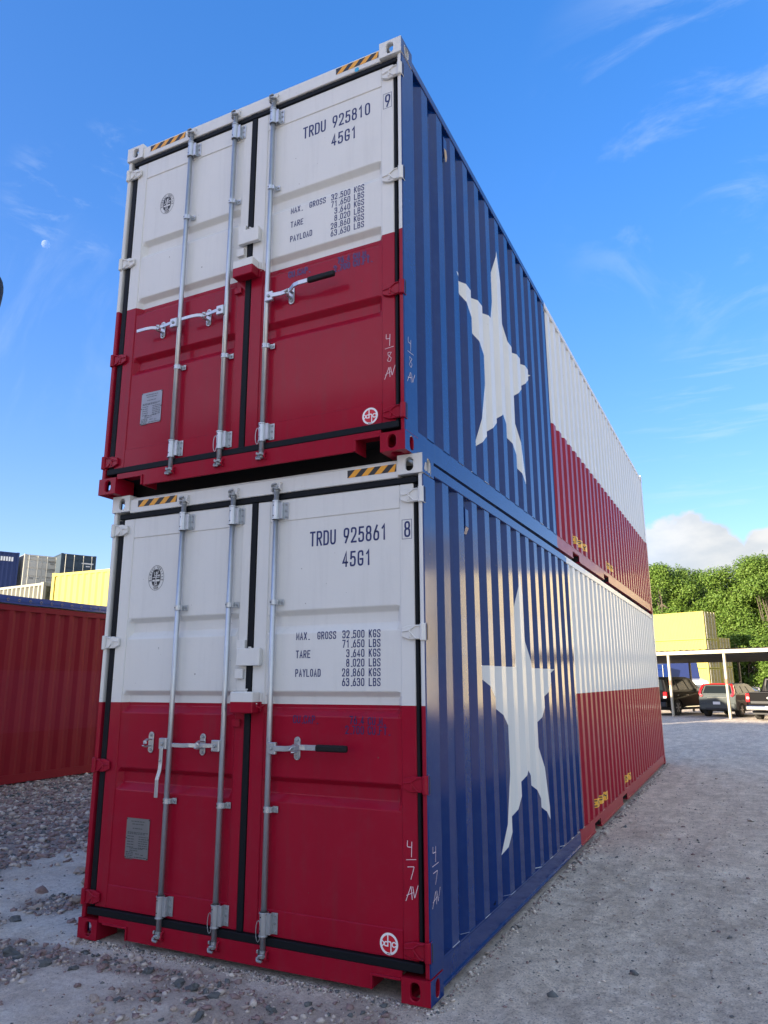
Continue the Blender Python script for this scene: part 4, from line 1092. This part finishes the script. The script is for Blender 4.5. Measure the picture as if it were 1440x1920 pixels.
# four tier stacks farther back; x axis of each door end runs (0.42, 0.91)
def back(px, py, tiers, Hc, col, lab, doors=True, L_=LN):
    out = []
    for k in range(tiers):
        if doors: t_ = yard_container(lab[k], (px, py, 2.6*k), R(65.2), L_, Hc, col)
        else: t_ = yard_container(lab[k], (px, py, 2.6*k), R(-24.8), L_, Hc, col)
        out.append(t_)
    return out
words = ['bottom', 'second', 'third', 'fourth', 'top']
for t_, o_ in enumerate(back(-40.70, 30.81, 4, 2.596, C['beige'], ['beige container, bottom tier of the far stack between navy and slate', 'beige container, second tier of the far stack between navy and slate', 'beige container, third tier of the far stack between navy and slate', 'beige container doors topmost in the far stack, between navy side and slate doors'])):
    if t_ == 3:
        fnb = lambda a, z: (a, 0.018, z); q_ = mat('stencil_grey', (0.16, 0.16, 0.15), 0.6)
        for k, (x0, z0, n, h) in enumerate(((1.62, 2.12, 9, 0.09), (1.75, 1.98, 4, 0.09), (1.50, 1.62, 9, 0.06), (1.50, 1.52, 9, 0.06), (1.50, 1.42, 7, 0.06), (1.50, 1.0, 5, 0.07), (1.50, 0.85, 9, 0.05), (0.45, 0.85, 4, 0.14), (0.85, 0.9, 4, 0.05))):
            strips(o_, 'stencil', q_, [(x0+0.07*i, x0+0.07*i+0.045, z0, z0+h) for i in range(n)], fnb)
for t_, o_ in enumerate(back(-38.63, 32.14, 4, 2.70, C['slate'], ['slate container, bottom tier at the right end of the far stack', 'slate container, second tier at the right end of the far stack', 'slate container, third tier at the right end of the far stack', 'dark slate container doors with pale lock rods, topmost above the yellow container'])):
    if t_ == 3:
        fnb = lambda a, z: (a, 0.018, z); q_ = M['stwhite']
        for k, (x0, z0, n, h) in enumerate(((1.45, 2.05, 11, 0.09), (1.75, 1.86, 4, 0.07))):
            strips(o_, 'stencil', q_, [(x0+0.075*i, x0+0.075*i+0.05, z0, z0+h) for i in range(n)], fnb)
for t_, o_ in enumerate(back(-48.28, 20.56, 4, 2.65, C['navy'], ['navy blue container, bottom tier at the left end of the far stack', 'navy blue container, second tier at the left end of the far stack', 'navy blue container, third tier at the left end of the far stack', 'navy blue ribbed container side with a row of white lettering, topmost at the left edge'], doors=False)):
    if t_ == 3:
        strips(o_, 'stencil', M['stwhite'], [(LN-0.5-0.17*i, LN-0.5-0.17*i+0.12, 2.0, 2.3) for i in range(10)], lambda a, z: (W+0.002, a, z))

# right hand yellow stacks beyond the carport
for k in range(3):
    yard_container(('yellow container at ground level, seen under the carport roof', 'yellow container in the middle of the tall yellow stack beyond the carport', 'top yellow container of the tall stack beyond the carport')[k],
                   (1.10, 69.89, 2.6*k), R(67.4), LN, 2.596, C['yellow'], dm=C['olive'])
for k in range(2):
    yard_container(('lower yellow container right behind the tall yellow stack', 'upper yellow container of the short stack right behind the tall yellow one')[k], (1.10+.384*2.6, 69.89+.923*2.6, 2.75*k), R(67.4), LN, 2.746, C['yellow'], dm=C['olive'])
for j, (px, py) in enumerate(((17.5, 42.0), (29.5, 35.0))):  # unseen pale stacks added so the wall picks up warm reflections
    for k in range(3):
        yard_container(f'unseen pale container added for wall reflections, {("lower","middle","upper")[k]} of the {("nearer","farther")[j]} stack outside the right edge', (px, py, 2.9*k), R(59.7), LN, 2.896, C['sand' if (j+k) % 2 else 'cream'])
# unseen tall stacks added behind the viewpoint to keep the flag containers in shade
k_ = 0
for (px, L_, nm) in ((-19.5, LN, 'left'), (-7.2, 6.058, 'right')):
    for k in range(5):
        c_ = ('brown', 'beige', 'navy', 'grey')[(k+k_) % 4]
        yard_container(f'{ {"brown":"brown","beige":"beige","navy":"navy blue","grey":"grey"}[c_] } container, {words[k]} tier of the {nm} hand shade stack, unseen behind the viewpoint', (px, -20.0, 2.555*k), R(-90), L_, 2.55, C[c_])
    k_ += 2

# ------------------------------------------------------------------ carport
cream = mat('carport_paint', (0.50, 0.455, 0.34), 0.5, var=0.06, dirt=(0.5, 0.42, 0.3), dirt_amt=0.3)
rsheet = mat('carport_sheet', (0.15, 0.14, 0.125), 0.55, metal=0.2, var=0.12, vscale=2, dirt=(0.2, 0.15, 0.1), dirt_amt=0.5)
cp = thing('carport', 'long cream carport with flat metal roof on slim posts over the parked cars', 'carport', (0.95, 32.26, 0), math.atan2(-0.505, 0.863))
SP = 2.71
X0, X1 = -5*SP-0.6, 3*SP+0.6
for k in range(-5, 4):
    for yy, h in ((0.0, 2.69), (5.6, 2.52)):
        mb = MB(); x = k*SP; mb.box(x-0.045, x+0.045, yy-0.045, yy+0.045, 0, h); p_ = mb.build('post', cream if yy == 0 else mat('post_dark', (0.10, 0.085, 0.07), 0.6), cp, 0.006)
        if yy == 0 and k in (0, 1):
            mb = MB(); z = 1.36 if k == 0 else 1.40; mb.box(x-0.047, x+0.047, -0.047, -0.02, z, z+0.22); mb.build('paint_scrape', mat('scrape_red', (0.42, 0.16, 0.10), 0.7, var=0.4, vscale=12), p_)
mb = MB(); mb.box(X0, X1, -0.10, -0.05, 2.69, 2.84); mb.build('fascia', cream, cp, 0.004)
mb = MB(); mb.box(X0, X1, 5.60, 5.70, 2.46, 2.60); mb.build('rear_beam', rsheet, cp)
n_ = int((X1-X0)/0.16); vs = []
for i in range(n_+1):
    x = X0+(X1-X0)*i/n_; b_ = 0.032 if i % 2 else 0.0
    vs += [(x, -0.13, 2.862+b_), (x, 5.8, 2.652+b_)]
mb = MB(); mb.add(vs, [(2*i, 2*i+2, 2*i+3, 2*i+1) for i in range(n_)]); mb.build('roof_sheet', rsheet, cp)
for i in range(5):
    y_ = 0.9+1.1*i; z_ = 2.80-0.037*(y_); mb = MB(); mb.box(X0, X1, y_, y_+0.06, z_-0.10, z_); mb.build('purlin', rsheet, cp)

# ------------------------------------------------------------------ vehicles
glass = mat('car_glass', (0.012, 0.016, 0.018), 0.08, var=0.02, spec=0.10)
tyre = mat('tyre', (0.022, 0.021, 0.020), 0.85, var=0.2, dirt=(0.10, 0.09, 0.075), dirt_amt=0.5)
rimm = mat('rim', (0.45, 0.45, 0.46), 0.35, metal=0.8)
lamp = mat('tail_lamp', (0.55, 0.01, 0.015), 0.2, coat=1.0)
lampw = mat('lamp_clear', (0.75, 0.72, 0.7), 0.2, coat=1.0)
chrome = mat('chrome', (0.75, 0.75, 0.74), 0.18, metal=1.0)
plastic = mat('black_plastic', (0.025, 0.025, 0.027), 0.6)
platem = mat('licence_plate', (0.75, 0.76, 0.76), 0.5)
def wheel(parent, x, y, r=0.36, w=0.24):
    s = 1 if x > 0 else -1
    mb = MB(); mb.cyl((x-s*w, y, r), (x, y, r), r, 24); t = mb.build('wheel', tyre, parent, 0.025, seg=2)
    mb = MB(); mb.cyl((x-s*0.02, y, r), (x+s*0.003, y, r), r*0.66, 20, 1)
    for k in range(6):
        a = k*math.pi/3; c, q = math.cos(a), math.sin(a)
        mb.sweep([(x+s*0.008, y+0.05*c, r+0.05*q), (x+s*0.010, y+r*0.6*c, r+r*0.6*q)], 0.030, 0.008, (1,0,0))
    mb.cyl((x, y, r), (x+s*0.02, y, r), 0.05, 10); mb.build('rim', [rimm, plastic], t)
def arch_profile(pts_bottom_front, L_, wheels, r, zb):
    """bottom edge going from rear to front with wheel arches cut"""
    out = []
    for yw in wheels:
        out.append((yw-r, zb))
        for i in range(1, 10):
            a = math.pi-math.pi*i/10; out.append((yw+r*math.cos(a), zb+r*math.sin(a)*0.95))
        out.append((yw+r, zb))
    return out
def shell(mb, prof_, hw, taper, m=0, crown=0.03):
    """side profile [(y,z)] swept across the width with rounded shoulders; taper(y,z)->scale of half width"""
    secs = [(-1.0, 0.0), (-0.985, 0.5), (-0.93, 1.0), (-0.5, 1.25), (0, 1.3), (0.5, 1.25), (0.93, 1.0), (0.985, 0.5), (1.0, 0.0)]
    n = len(prof_); cz_ = sum(p[1] for p in prof_)/n; cy = sum(p[0] for p in prof_)/n; vs = []
    for u, q in secs:
        for (y, z) in prof_:
            s_ = taper(y, z); grow = crown*(q-1.0)
            vs.append((u*hw*s_, y+(grow if y > cy else -grow)*min(1, abs(y-cy)/1.0), z+(grow if z > cz_ else 0)))
    fs = []
    for k in range(len(secs)-1):
        for i in range(n):
            j = (i+1) % n; fs.append((k*n+i, k*n+j, (k+1)*n+j, (k+1)*n+i))
    mb.add(vs, fs, m)
    for k in (0, len(secs)-1):
        mb.add([vs[k*n+i] for i in range(n)], [tuple(range(n))], m)
def vehicle(label, cat, loc, rz, scale, kind, paint, group='vehicles parked under the carport'):
    T = thing({'suv':'suv','hatch':'hatchback','pickup':'pickup_truck','sedan':'sedan'}[kind], label, cat, loc, rz, group); T.scale = (scale,)*3
    if kind == 'suv':
        hw, L_, wl_, r_ = 0.98, 5.0, (1.05, 4.05), 0.44
        prof_ = [(0.0, 0.42)]+arch_profile(None, L_, wl_, r_, 0.40)+[(4.95, 0.45), (5.0, 0.80), (4.85, 1.02), (3.85, 1.14), (0.05, 1.16), (-0.03, 0.8)]
        cab = [(0.08, 1.13), (3.75, 1.12), (3.0, 1.78), (2.5, 1.86), (0.45, 1.86), (0.20, 1.74)]
    elif kind == 'hatch':
        hw, L_, wl_, r_ = 0.90, 4.15, (0.72, 3.30), 0.40
        prof_ = [(0.06, 0.36)]+arch_profile(None, L_, wl_, r_, 0.32)+[(4.1, 0.36), (4.15, 0.70), (4.0, 0.95), (3.3, 1.06), (0.10, 1.08), (0.0, 0.85)]
        cab = [(0.10, 1.04), (3.35, 1.02), (2.55, 1.52), (2.0, 1.60), (0.50, 1.58), (0.30, 1.50)]
    elif kind == 'pickup':
        hw, L_, wl_, r_ = 1.0, 5.8, (1.25, 4.8), 0.48
        prof_ = [(0.0, 0.55)]+arch_profile(None, L_, wl_, r_, 0.48)+[(5.75, 0.55), (5.8, 0.95), (5.7, 1.12), (4.3, 1.24), (2.05, 1.26), (2.05, 1.20), (0.02, 1.20)]
        cab = [(2.05, 1.20), (4.45, 1.20), (3.75, 1.80), (3.4, 1.88), (2.35, 1.88), (2.16, 1.78)]
    else:
        hw, L_, wl_, r_ = 0.90, 4.7, (0.95, 3.75), 0.36
        prof_ = [(0.0, 0.36)]+arch_profile(None, L_, wl_, r_, 0.28)+[(4.65, 0.32), (4.7, 0.62), (4.5, 0.78), (3.4, 0.95), (0.95, 1.0), (0.05, 0.98)]
        cab = [(0.55, 0.96), (3.6, 0.93), (2.75, 1.34), (2.2, 1.42), (1.5, 1.41), (1.15, 1.34)]
    mb = MB(); shell(mb, prof_, hw, lambda y, z: (1-0.10*max(0, (y-L_*0.75)/(L_*0.25))**2)*(1-0.03*max(0, 0.6-y))*(1.0 if z > 0.5 else 0.985))
    body = mb.build('body', paint, T, 0.03, seg=2)
    zr = max(p[1] for p in cab); zb = min(p[1] for p in cab); tum = lambda z: 0.96-0.20*(z-zb)/(zr-zb)
    mb = MB(); shell(mb, cab, hw, lambda y, z: tum(z), crown=0.015); mb.build('cabin', paint, T, 0.03, seg=2)
    # windows: slightly proud panes
    def pane(name, quad, off, m_=glass):
        c = sum((Vector(q) for q in quad), Vector())/4; nrm = (Vector(quad[1])-Vector(quad[0])).cross(Vector(quad[2])-Vector(quad[0])).normalized()
        if nrm.dot(Vector(off)) < 0: nrm = -nrm
        mb_ = MB(); a = [Vector(q)+nrm*0.012 for q in quad]; b2 = [Vector(q)-nrm*0.03 for q in quad]
        mb_.add(a+b2, [(0,1,2,3),(4,5,6,7)]+[(i, (i+1) % 4, (i+1) % 4+4, i+4) for i in range(4)]); return mb_.build(name, m_, T)
    def edge(z):   # rear and front y of the cabin at height z
        n = len(cab); ys_ = []
        for i in range(n):
            (y0, z0), (y1, z1) = cab[i], cab[(i+1) % n]
            if (z0-z)*(z1-z) <= 0 and z0 != z1: ys_.append(y0+(y1-y0)*(z-z0)/(z1-z0))
        return min(ys_), max(ys_)
    za, zc = zb+0.10, zr-0.13
    ra, fa = edge(za); rb, fb = edge(zc)
    q = hw*0.97
    if kind == 'hatch':
        za2 = za+0.02
    pane('rear_window', [(-q*tum(za)*0.86, ra, za), (q*tum(za)*0.86, ra, za), (q*tum(zc)*0.84, rb, zc), (-q*tum(zc)*0.84, rb, zc)], (0,-1,0))
    pane('windscreen', [(-q*tum(za)*0.88, fa, za), (q*tum(za)*0.88, fa, za), (q*tum(zc)*0.86, fb, zc), (-q*tum(zc)*0.86, fb, zc)], (0,1,0))
    nwin = 3 if kind in ('suv', 'hatch') else 2
    for s_ in (-1, 1):
        for k in range(nwin):
            t0, t1 = k/nwin+0.025, (k+1)/nwin-0.025
            ya0, ya1 = ra+0.16, fa-0.25; yb0, yb1 = rb+0.14, fb-0.14
            l = lambda a, b_, t: a+(b_-a)*t
            pane('side_window', [(s_*hw*tum(za)*1.0, l(ya0, ya1, t0), za+0.01), (s_*hw*tum(za)*1.0, l(ya0, ya1, t1), za+0.01), (s_*hw*tum(zc), l(yb0, yb1, t1), zc), (s_*hw*tum(zc), l(yb0, yb1, t0), zc)], (s_,0,0))
        for yw in wl_: wheel(T, s_*(hw-0.02), yw, r_*0.88)
        mb = MB(); mb.box(min(s_*hw*0.97, s_*(hw+0.20)), max(s_*hw*0.97, s_*(hw+0.20)), fa-0.50, fa-0.38, zb+0.02, zb+0.20); mb.build('side_mirror', plastic, T, 0.03)
        for k, yh in enumerate((ra+1.0, ra+1.9)):
            if kind != 'sedan': mb = MB(); mb.box(min(s_*hw, s_*(hw+0.02)), max(s_*hw, s_*(hw+0.02)), yh, yh+0.16, zb-0.16, zb-0.12); mb.build('door_handle', chrome if kind != 'hatch' else paint, T)
    mb = MB(); mb.box(-hw*0.9, hw*0.9, 0.4, L_-0.4, 0.26, 0.40); mb.build('underbody', plastic, T)
    return T, hw
def bx(T, name, m_, x0, x1, y0, y1, z0, z1, bev=0.0):
    mb = MB(); mb.box(x0, x1, y0, y1, z0, z1); return mb.build(name, m_, T, bev)
pblack = mat('car_black', (0.004, 0.004, 0.005), 0.30, spec=0.07, var=0.02)
pgrey = mat('car_grey', (0.08, 0.09, 0.09), 0.40, metal=0.1, coat=0.1, spec=0.2, var=0.02)
psil = mat('car_silver', (0.50, 0.52, 0.53), 0.35, metal=0.5, coat=1.0, var=0.02)
pred = mat('car_red', (0.35, 0.02, 0.01), 0.3, coat=1.0, var=0.02)
HD = -math.atan2(0.39, 0.92)
s, hw = vehicle('glossy black sport utility vehicle partly hidden behind the stack, left carport post in front', 'suv', (-0.12, 32.95, 0), HD, 0.93, 'suv', pblack)
for q in (-1, 1):
    bx(s, 'tail_lamp', lamp, *(sorted((q*0.80, q*0.985))), -0.05, 0.12, 0.86, 1.14, 0.02); bx(s, 'lamp_lens', lampw, *(sorted((q*0.81, q*0.97))), -0.058, -0.045, 0.84, 0.94, 0.004)
bx(s, 'brake_light', lamp, -0.30, 0.30, 0.20, 0.30, 1.80, 1.845, 0.01); bx(s, 'rear_bumper', plastic, -0.95, 0.95, -0.12, 0.05, 0.42, 0.66, 0.04)
bx(s, 'licence_plate', platem, -0.16, 0.16, -0.055, -0.04, 0.80, 0.93)
bx(s, 'running_board', chrome, 0.90, 1.04, 1.6, 3.5, 0.36, 0.42, 0.02)
s, hw = vehicle('grey hatchback with tall red tail lamps, between the two carport posts', 'hatchback', (2.78, 32.45, 0), HD+0.07, 0.90, 'hatch', pgrey)
for q in (-1, 1):
    mb = MB(); mb.sweep([(q*0.70, 0.005, 0.98), (q*0.80, 0.02, 1.08), (q*0.79, 0.09, 1.25), (q*0.71, 0.23, 1.48), (q*0.64, 0.30, 1.535)], 0.050, 0.045, (0,-1,0.4)); mb.build('tail_lamp', lamp, s, 0.008)
    bx(s, 'reflector', lamp, *(sorted((q*0.60, q*0.80))), -0.06, -0.02, 0.50, 0.55)
mb = MB(); mb.sweep([(-0.62, 0.29, 1.545), (-0.3, 0.30, 1.575), (0.3, 0.30, 1.575), (0.62, 0.29, 1.545)], 0.05, 0.022, (0,0,1)); mb.build('roof_spoiler', lamp, s, 0.01)
bx(s, 'rear_bumper', pgrey, -0.86, 0.86, -0.07, 0.10, 0.34, 0.66, 0.05); bx(s, 'licence_plate', platem, -0.17, 0.17, -0.080, -0.066, 0.60, 0.73)
bx(s, 'bumper_insert', plastic, -0.55, 0.55, -0.078, -0.060, 0.36, 0.44); bx(s, 'tailgate_trim', chrome, -0.45, 0.45, -0.022, -0.004, 0.90, 0.93)
s, hw = vehicle('large black pickup truck with tailgate towards the yard, right of the hatchback', 'pickup truck', (4.80, 29.6, 0), HD+0.10, 0.90, 'pickup', pblack)
for q in (-1, 1): bx(s, 'tail_lamp', lamp, *(sorted((q*0.84, q*1.0))), -0.03, 0.10, 0.80, 1.17, 0.02); bx(s, 'lamp_lens', lampw, *(sorted((q*0.85, q*0.96))), -0.036, -0.02, 0.93, 1.02)
bx(s, 'tailgate', pblack, -0.83, 0.83, -0.025, 0.0, 0.66, 1.20, 0.012); bx(s, 'tailgate_trim', plastic, -0.80, 0.80, -0.034, -0.026, 0.74, 0.84); bx(s, 'tailgate_cap', plastic, -0.86, 0.86, -0.04, 0.05, 1.205, 1.235, 0.01)
bx(s, 'rear_bumper', chrome, -0.98, 0.98, -0.20, -0.03, 0.46, 0.64, 0.03); bx(s, 'licence_plate', platem, -0.17, 0.17, -0.215, -0.2005, 0.49, 0.63)
mb = MB(); n = 20; mb.prism([(0.13*math.cos(2*math.pi*i/n), 0.98+0.055*math.sin(2*math.pi*i/n)) for i in range(n)], 'y', -0.048, -0.0345); mb.build('oval_badge', chrome, s)
bx(s, 'bed_liner', plastic, -0.80, 0.80, 0.08, 1.98, 1.201, 1.21)
mb = MB(); mb.sweep([(-0.72, 2.10, 1.21), (-0.70, 2.02, 1.50), (-0.66, 2.08, 1.78)], 0.03, 0.03, (1,0,0)); mb.sweep([(0.72, 2.10, 1.21), (0.70, 2.02, 1.50), (0.66, 2.08, 1.78)], 0.03, 0.03, (1,0,0)); mb.sweep([(-0.68, 2.03, 1.78), (0.68, 2.03, 1.78)], 0.03, 0.03, (0,0,1)); mb.build('headache_rack', plastic, s)
for k in range(4): bx(s, 'rack_bar', plastic, -0.5+0.32*k, -0.47+0.32*k, 2.0, 2.03, 1.22, 1.77)
vehicle('silver sedan parked behind the grey hatchback', 'sedan', (1.2, 42.5, 0), HD-1.2, 1.0, 'sedan', psil)
vehicle('dark red sedan showing its roof between hatchback and pickup', 'sedan', (5.4, 40.0, 0), HD-1.35, 1.0, 'sedan', pred)
# goods vehicles and bins beyond the carport
yard_container('blue steel container end between the left carport post and the truck', (-2.6, 46.2, 0), R(30-3), 6.058, 2.596, C['blue'])
yard_container('grey container beside the blue one, at the edge of the stack', (-5.6, 46.2, 0), R(27), 6.058, 2.596, C['grey'])
tk = thing('truck', 'dark blue truck with white bonnet, facing the yard beyond the carport', 'truck', (0.75, 47.5, 0), R(20))
pn = mat('truck_navy', (0.012, 0.02, 0.09), 0.3, coat=1.0)
mb = MB(); mb.prism([(0.0,0.6),(0.0,1.55),(1.2,1.75),(1.55,2.7),(3.2,2.8),(3.2,0.6)], 'x', -1.1, 1.1); mb.build('cab', pn, tk, 0.06, seg=2)
mb = MB(); mb.prism([(-1.1,0.6),(-1.15,1.35),(-0.9,1.55),(0.05,1.68),(0.05,0.6)], 'x', -0.9, 0.9); mb.build('bonnet', mat('truck_white', (0.75,0.75,0.72), 0.3, coat=1.0), tk, 0.08, seg=2)
mb = MB(); mb.add([(-0.95,1.215,1.78),(0.95,1.215,1.78),(0.9,1.515,2.60),(-0.9,1.515,2.60)], [(0,1,2,3)]); mb.build('windscreen', glass, tk)
bx(tk, 'grille', chrome, -0.6, 0.6, -1.22, -1.14, 0.7, 1.3, 0.02); bx(tk, 'bumper', chrome, -1.1, 1.1, -1.4, -1.16, 0.4, 0.65, 0.03)
bx(tk, 'chassis', plastic, -0.5, 0.5, 0.0, 6.0, 0.55, 0.75)
for q in (-1, 1):
    for yw in (-0.3, 3.9, 5.2): wheel(tk, q*1.1, yw, 0.5, 0.3)

# ------------------------------------------------------------------ trees
bark = mat('bark', (0.09, 0.07, 0.055), 0.9, var=0.3, vscale=4, bump=0.6, bscale=12)
def leafmat(name, a, b_):
    m = bpy.data.materials.new(name); m.use_nodes = True; N, L = m.node_tree.nodes, m.node_tree.links
    b = N['Principled BSDF']; b.inputs['Roughness'].default_value = 0.55; b.inputs['Specular IOR Level'].default_value = 0.3
    g = N.new('ShaderNodeNewGeometry'); cr = N.new('ShaderNodeMix'); cr.data_type = 'RGBA'
    cr.inputs[6].default_value = (*a, 1); cr.inputs[7].default_value = (*b_, 1); L.new(g.outputs['Random Per Island'], cr.inputs[0]); L.new(cr.outputs[2], b.inputs['Base Color'])
    t = N.new('ShaderNodeBsdfTranslucent'); L.new(cr.outputs[2], t.inputs[0]); ms = N.new('ShaderNodeMixShader'); ms.inputs[0].default_value = 0.35
    out = N['Material Output']; L.new(b.outputs[0], ms.inputs[1]); L.new(t.outputs[0], ms.inputs[2]); L.new(ms.outputs[0], out.inputs[0]); return m
leaves = [leafmat('leaf_fresh', (0.080, 0.155, 0.022), (0.165, 0.25, 0.046)), leafmat('leaf_deep', (0.060, 0.125, 0.020), (0.13, 0.20, 0.038))]
def tree(label, x, y, h, r, lm, nl=15000, low=0.14, group='trees behind the carport'):
    T = thing('tree', label, 'tree', (x, y, 0), random.uniform(0, 6), group)
    mb = MB(); q = Vector((0, 0, 0)); rad = 0.035*h**0.9*0.5; P_ = [q.copy()]
    for i in range(7):
        q2 = q+Vector((random.uniform(-.15,.15)*r*.3, random.uniform(-.15,.15)*r*.3, h*0.11)); mb.cyl(q, q2, rad, 9, 0, rad*0.86, cap=False); q = q2; rad *= 0.86; P_.append(q.copy())
    mb.build('trunk', bark, T, smooth=True)
    cen = []
    for k in range(30):
        a = random.uniform(0, 6.28); t = random.random(); z = h*(low+0.10+(0.84-low)*t)
        env = math.sin(math.pi*min(1, max(0.03, (z/h-low+0.12)/(1.10-low))))**0.6
        rr = r*env*random.uniform(0.35, 0.85); c = Vector((rr*math.cos(a), rr*math.sin(a), z)); cen.append((c, r*random.uniform(0.20, 0.40)))
        if k < 12:
            b0 = P_[random.randint(2, 6)]; mb = MB(); mid = b0.lerp(c, 0.5)+Vector((0,0,-0.2)); mb.cyl(b0, mid, 0.09, 6, 0, 0.06, cap=False); mb.cyl(mid, c, 0.06, 6, 0, 0.02, cap=False); mb.build('limb', bark, T, smooth=True)
    cen.append((Vector((0, 0, h*0.9)), r*0.34)); n = int(nl*1.6)
    C_ = np.array([c[0][:] for c in cen]); Rr = np.array([c[1] for c in cen])
    w = Rr**2; ii = rng.choice(len(cen), n, p=w/w.sum())
    d = rng.normal(size=(n, 3)); d /= np.linalg.norm(d, axis=1)[:, None]
    rad_ = rng.random(n)**0.45
    # bumpy clusters
    bump = 1+0.35*np.sin(d[:,0]*7+ii*1.7)*np.sin(d[:,1]*6+ii)*np.sin(d[:,2]*8+ii*0.6)
    p = C_[ii]+d*(Rr[ii]*rad_*bump)[:, None]*np.array([1, 1, 0.8])
    p[:, 2] = np.minimum(p[:, 2], h*1.03)
    a = rng.normal(size=(n, 3)); a /= np.linalg.norm(a, axis=1)[:, None]
    nn = d*0.7+np.array([0, 0, 0.5])+rng.normal(size=(n, 3))*0.45; nn /= np.linalg.norm(nn, axis=1)[:, None]
    u = np.cross(nn, a); u /= np.linalg.norm(u, axis=1)[:, None]; v = np.cross(nn, u)
    s1 = rng.uniform(0.065, 0.155, n)[:, None]; s2 = s1*rng.uniform(0.45, 0.8, n)[:, None]
    V_ = np.stack([p-u*s1, p-v*s2, p+u*s1, p+v*s2], 1).reshape(-1, 3); F_ = np.arange(n*4).reshape(-1, 4)
    link('crown', fast_mesh('crown', V_, F_, 4, [lm]), T)
tree('tall round tree with fresh green crown, directly right of the stacked containers', -3.9, 86, 15.3, 4.6, leaves[0], 22000)
tree('tree with dark green crown behind the round one, beside the stacked containers', -1.4, 91, 15.2, 4.4, leaves[1], 20000)
tree('green tree at the back, hidden to half by the round tree', -5.5, 96, 15.0, 4.4, leaves[1], 16000)
tree('slimmer green tree filling the gap behind the yellow stack', 1.0, 95, 14.6, 4.4, leaves[1], 20000)
tree('green tree rising right behind the top yellow container', 3.2, 87, 14.6, 4.3, leaves[0], 22000)
tree('tallest leafy tree at the right edge of the view', 7.1, 86, 15.4, 4.6, leaves[0], 22000)
tree('dark leafy tree half hidden behind the right hand trees', 5.6, 95, 15.2, 4.4, leaves[1], 20000)
tree('leafy tree beyond the right edge of the view', 12.0, 88, 15.5, 4.5, leaves[1], 9000)
tree('leafy tree hidden behind the stacked containers', -9.5, 92, 15.0, 4.5, leaves[1], 9000)
tree('low bushy tree under the big trees, right of the yellow stack', 4.6, 80, 6.5, 3.4, leaves[0], 12000, 0.0)
tree('low bushy tree at the right edge behind the pickup', 8.6, 78, 7.0, 3.6, leaves[0], 12000, 0.0)
tree('low dark bush between the yellow stacks and the trees', 1.2, 83, 6.5, 3.2, leaves[1], 9000, 0.0)
for k, (x, y, h) in enumerate(((20, 92, 14), (29, 88, 15), (38, 80, 14))):
    tree('leafy tree outside the view beyond the pale stacks, ' + ('leftmost', 'middle one', 'rightmost')[k], x, y, h, 5.0, leaves[k % 2], 7000, group='trees outside the right edge')

# ------------------------------------------------------------------ moon and floodlight
mm = bpy.data.materials.new('moon'); mm.use_nodes = True; N, L = mm.node_tree.nodes, mm.node_tree.links; N.remove(N['Principled BSDF'])
df = N.new('ShaderNodeBsdfDiffuse'); tn = N.new('ShaderNodeTexNoise'); tn.inputs['Scale'].default_value = 1.6; tcm = N.new('ShaderNodeTexCoord'); L.new(tcm.outputs['Generated'], tn.inputs['Vector'])
mxm = N.new('ShaderNodeMix'); mxm.data_type = 'RGBA'; mxm.inputs[6].default_value = (0.05,0.05,0.055,1); mxm.inputs[7].default_value = (0.13,0.13,0.13,1); L.new(tn.outputs['Fac'], mxm.inputs[0]); L.new(mxm.outputs[2], df.inputs[0])
tr = N.new('ShaderNodeBsdfTransparent'); ad = N.new('ShaderNodeAddShader'); L.new(df.outputs[0], ad.inputs[0]); L.new(tr.outputs[0], ad.inputs[1]); L.new(ad.outputs[0], N['Material Output'].inputs[0])
bm = bmesh.new(); bmesh.ops.create_uvsphere(bm, u_segments=32, v_segments=16, radius=11.5)
for f in bm.faces: f.smooth = True
bmesh.ops.delete(bm, geom=[f for f in bm.faces if f.calc_center_median().normalized().dot(Vector((0.6915, -0.5179, -0.5036))) < -0.02], context='FACES')
me = bpy.data.meshes.new('moon'); bm.to_mesh(me); bm.free(); me.materials.append(mm)
link('moon', me, loc=(4.01-0.6915*2400, -3.78+0.5179*2400, 1.59+0.5036*2400), label='pale half moon in the blue sky left of the stack', cat='moon')
fl = thing('floodlight', 'dark weathered floodlight head just inside the left edge of the view', 'floodlight', (-2.72, 0.62, 0))
dk = mat('floodlight_dark', (0.022, 0.016, 0.014), 0.7, var=0.4, vscale=20, bump=0.5, bscale=40)
ppos = Vector((4.01-0.741*8.0, -3.78+0.5024*8.0, 1.59+0.4456*8.0))
fl.location = (ppos.x-0.45, ppos.y-0.28, 0)
lx_ = Vector((0.45, 0.28, ppos.z))
mb = MB(); mb.cyl((0,0,0), (0,0,ppos.z-0.05), 0.06, 12, 0, 0.045); mb.build('pole', dk, fl)
mb = MB(); mb.sweep([(0,0,ppos.z-0.08), (0.12,0.07,ppos.z+0.05), (0.3,0.18,ppos.z)], 0.03, 0.03, (0,0,1)); mb.build('bracket', dk, fl)
mb = MB(); d_ = Vector((0.45,0.28,0)).normalized(); n_s = Vector((-d_.y, d_.x, 0))
secs = [(0.22, 0.10, 0.02), (0.26, 0.18, 0.0), (0.42, 0.215, 0.0), (0.49, 0.19, 0.01), (0.525, 0.10, 0.04)]
vs = []
for t, hh_, dz in secs:
    for k in range(12):
        a = 2*math.pi*k/12; vs.append(d_*t+n_s*(hh_*0.8*math.cos(a))+Vector((0,0,ppos.z+dz+hh_*math.sin(a))))
fs = [(12*i+k, 12*i+(k+1)%12, 12*(i+1)+(k+1)%12, 12*(i+1)+k) for i in range(4) for k in range(12)]+[tuple(range(12)), tuple(range(48,60))]
mb.add(vs, fs); mb.build('lamp_head', dk, fl, smooth=True)
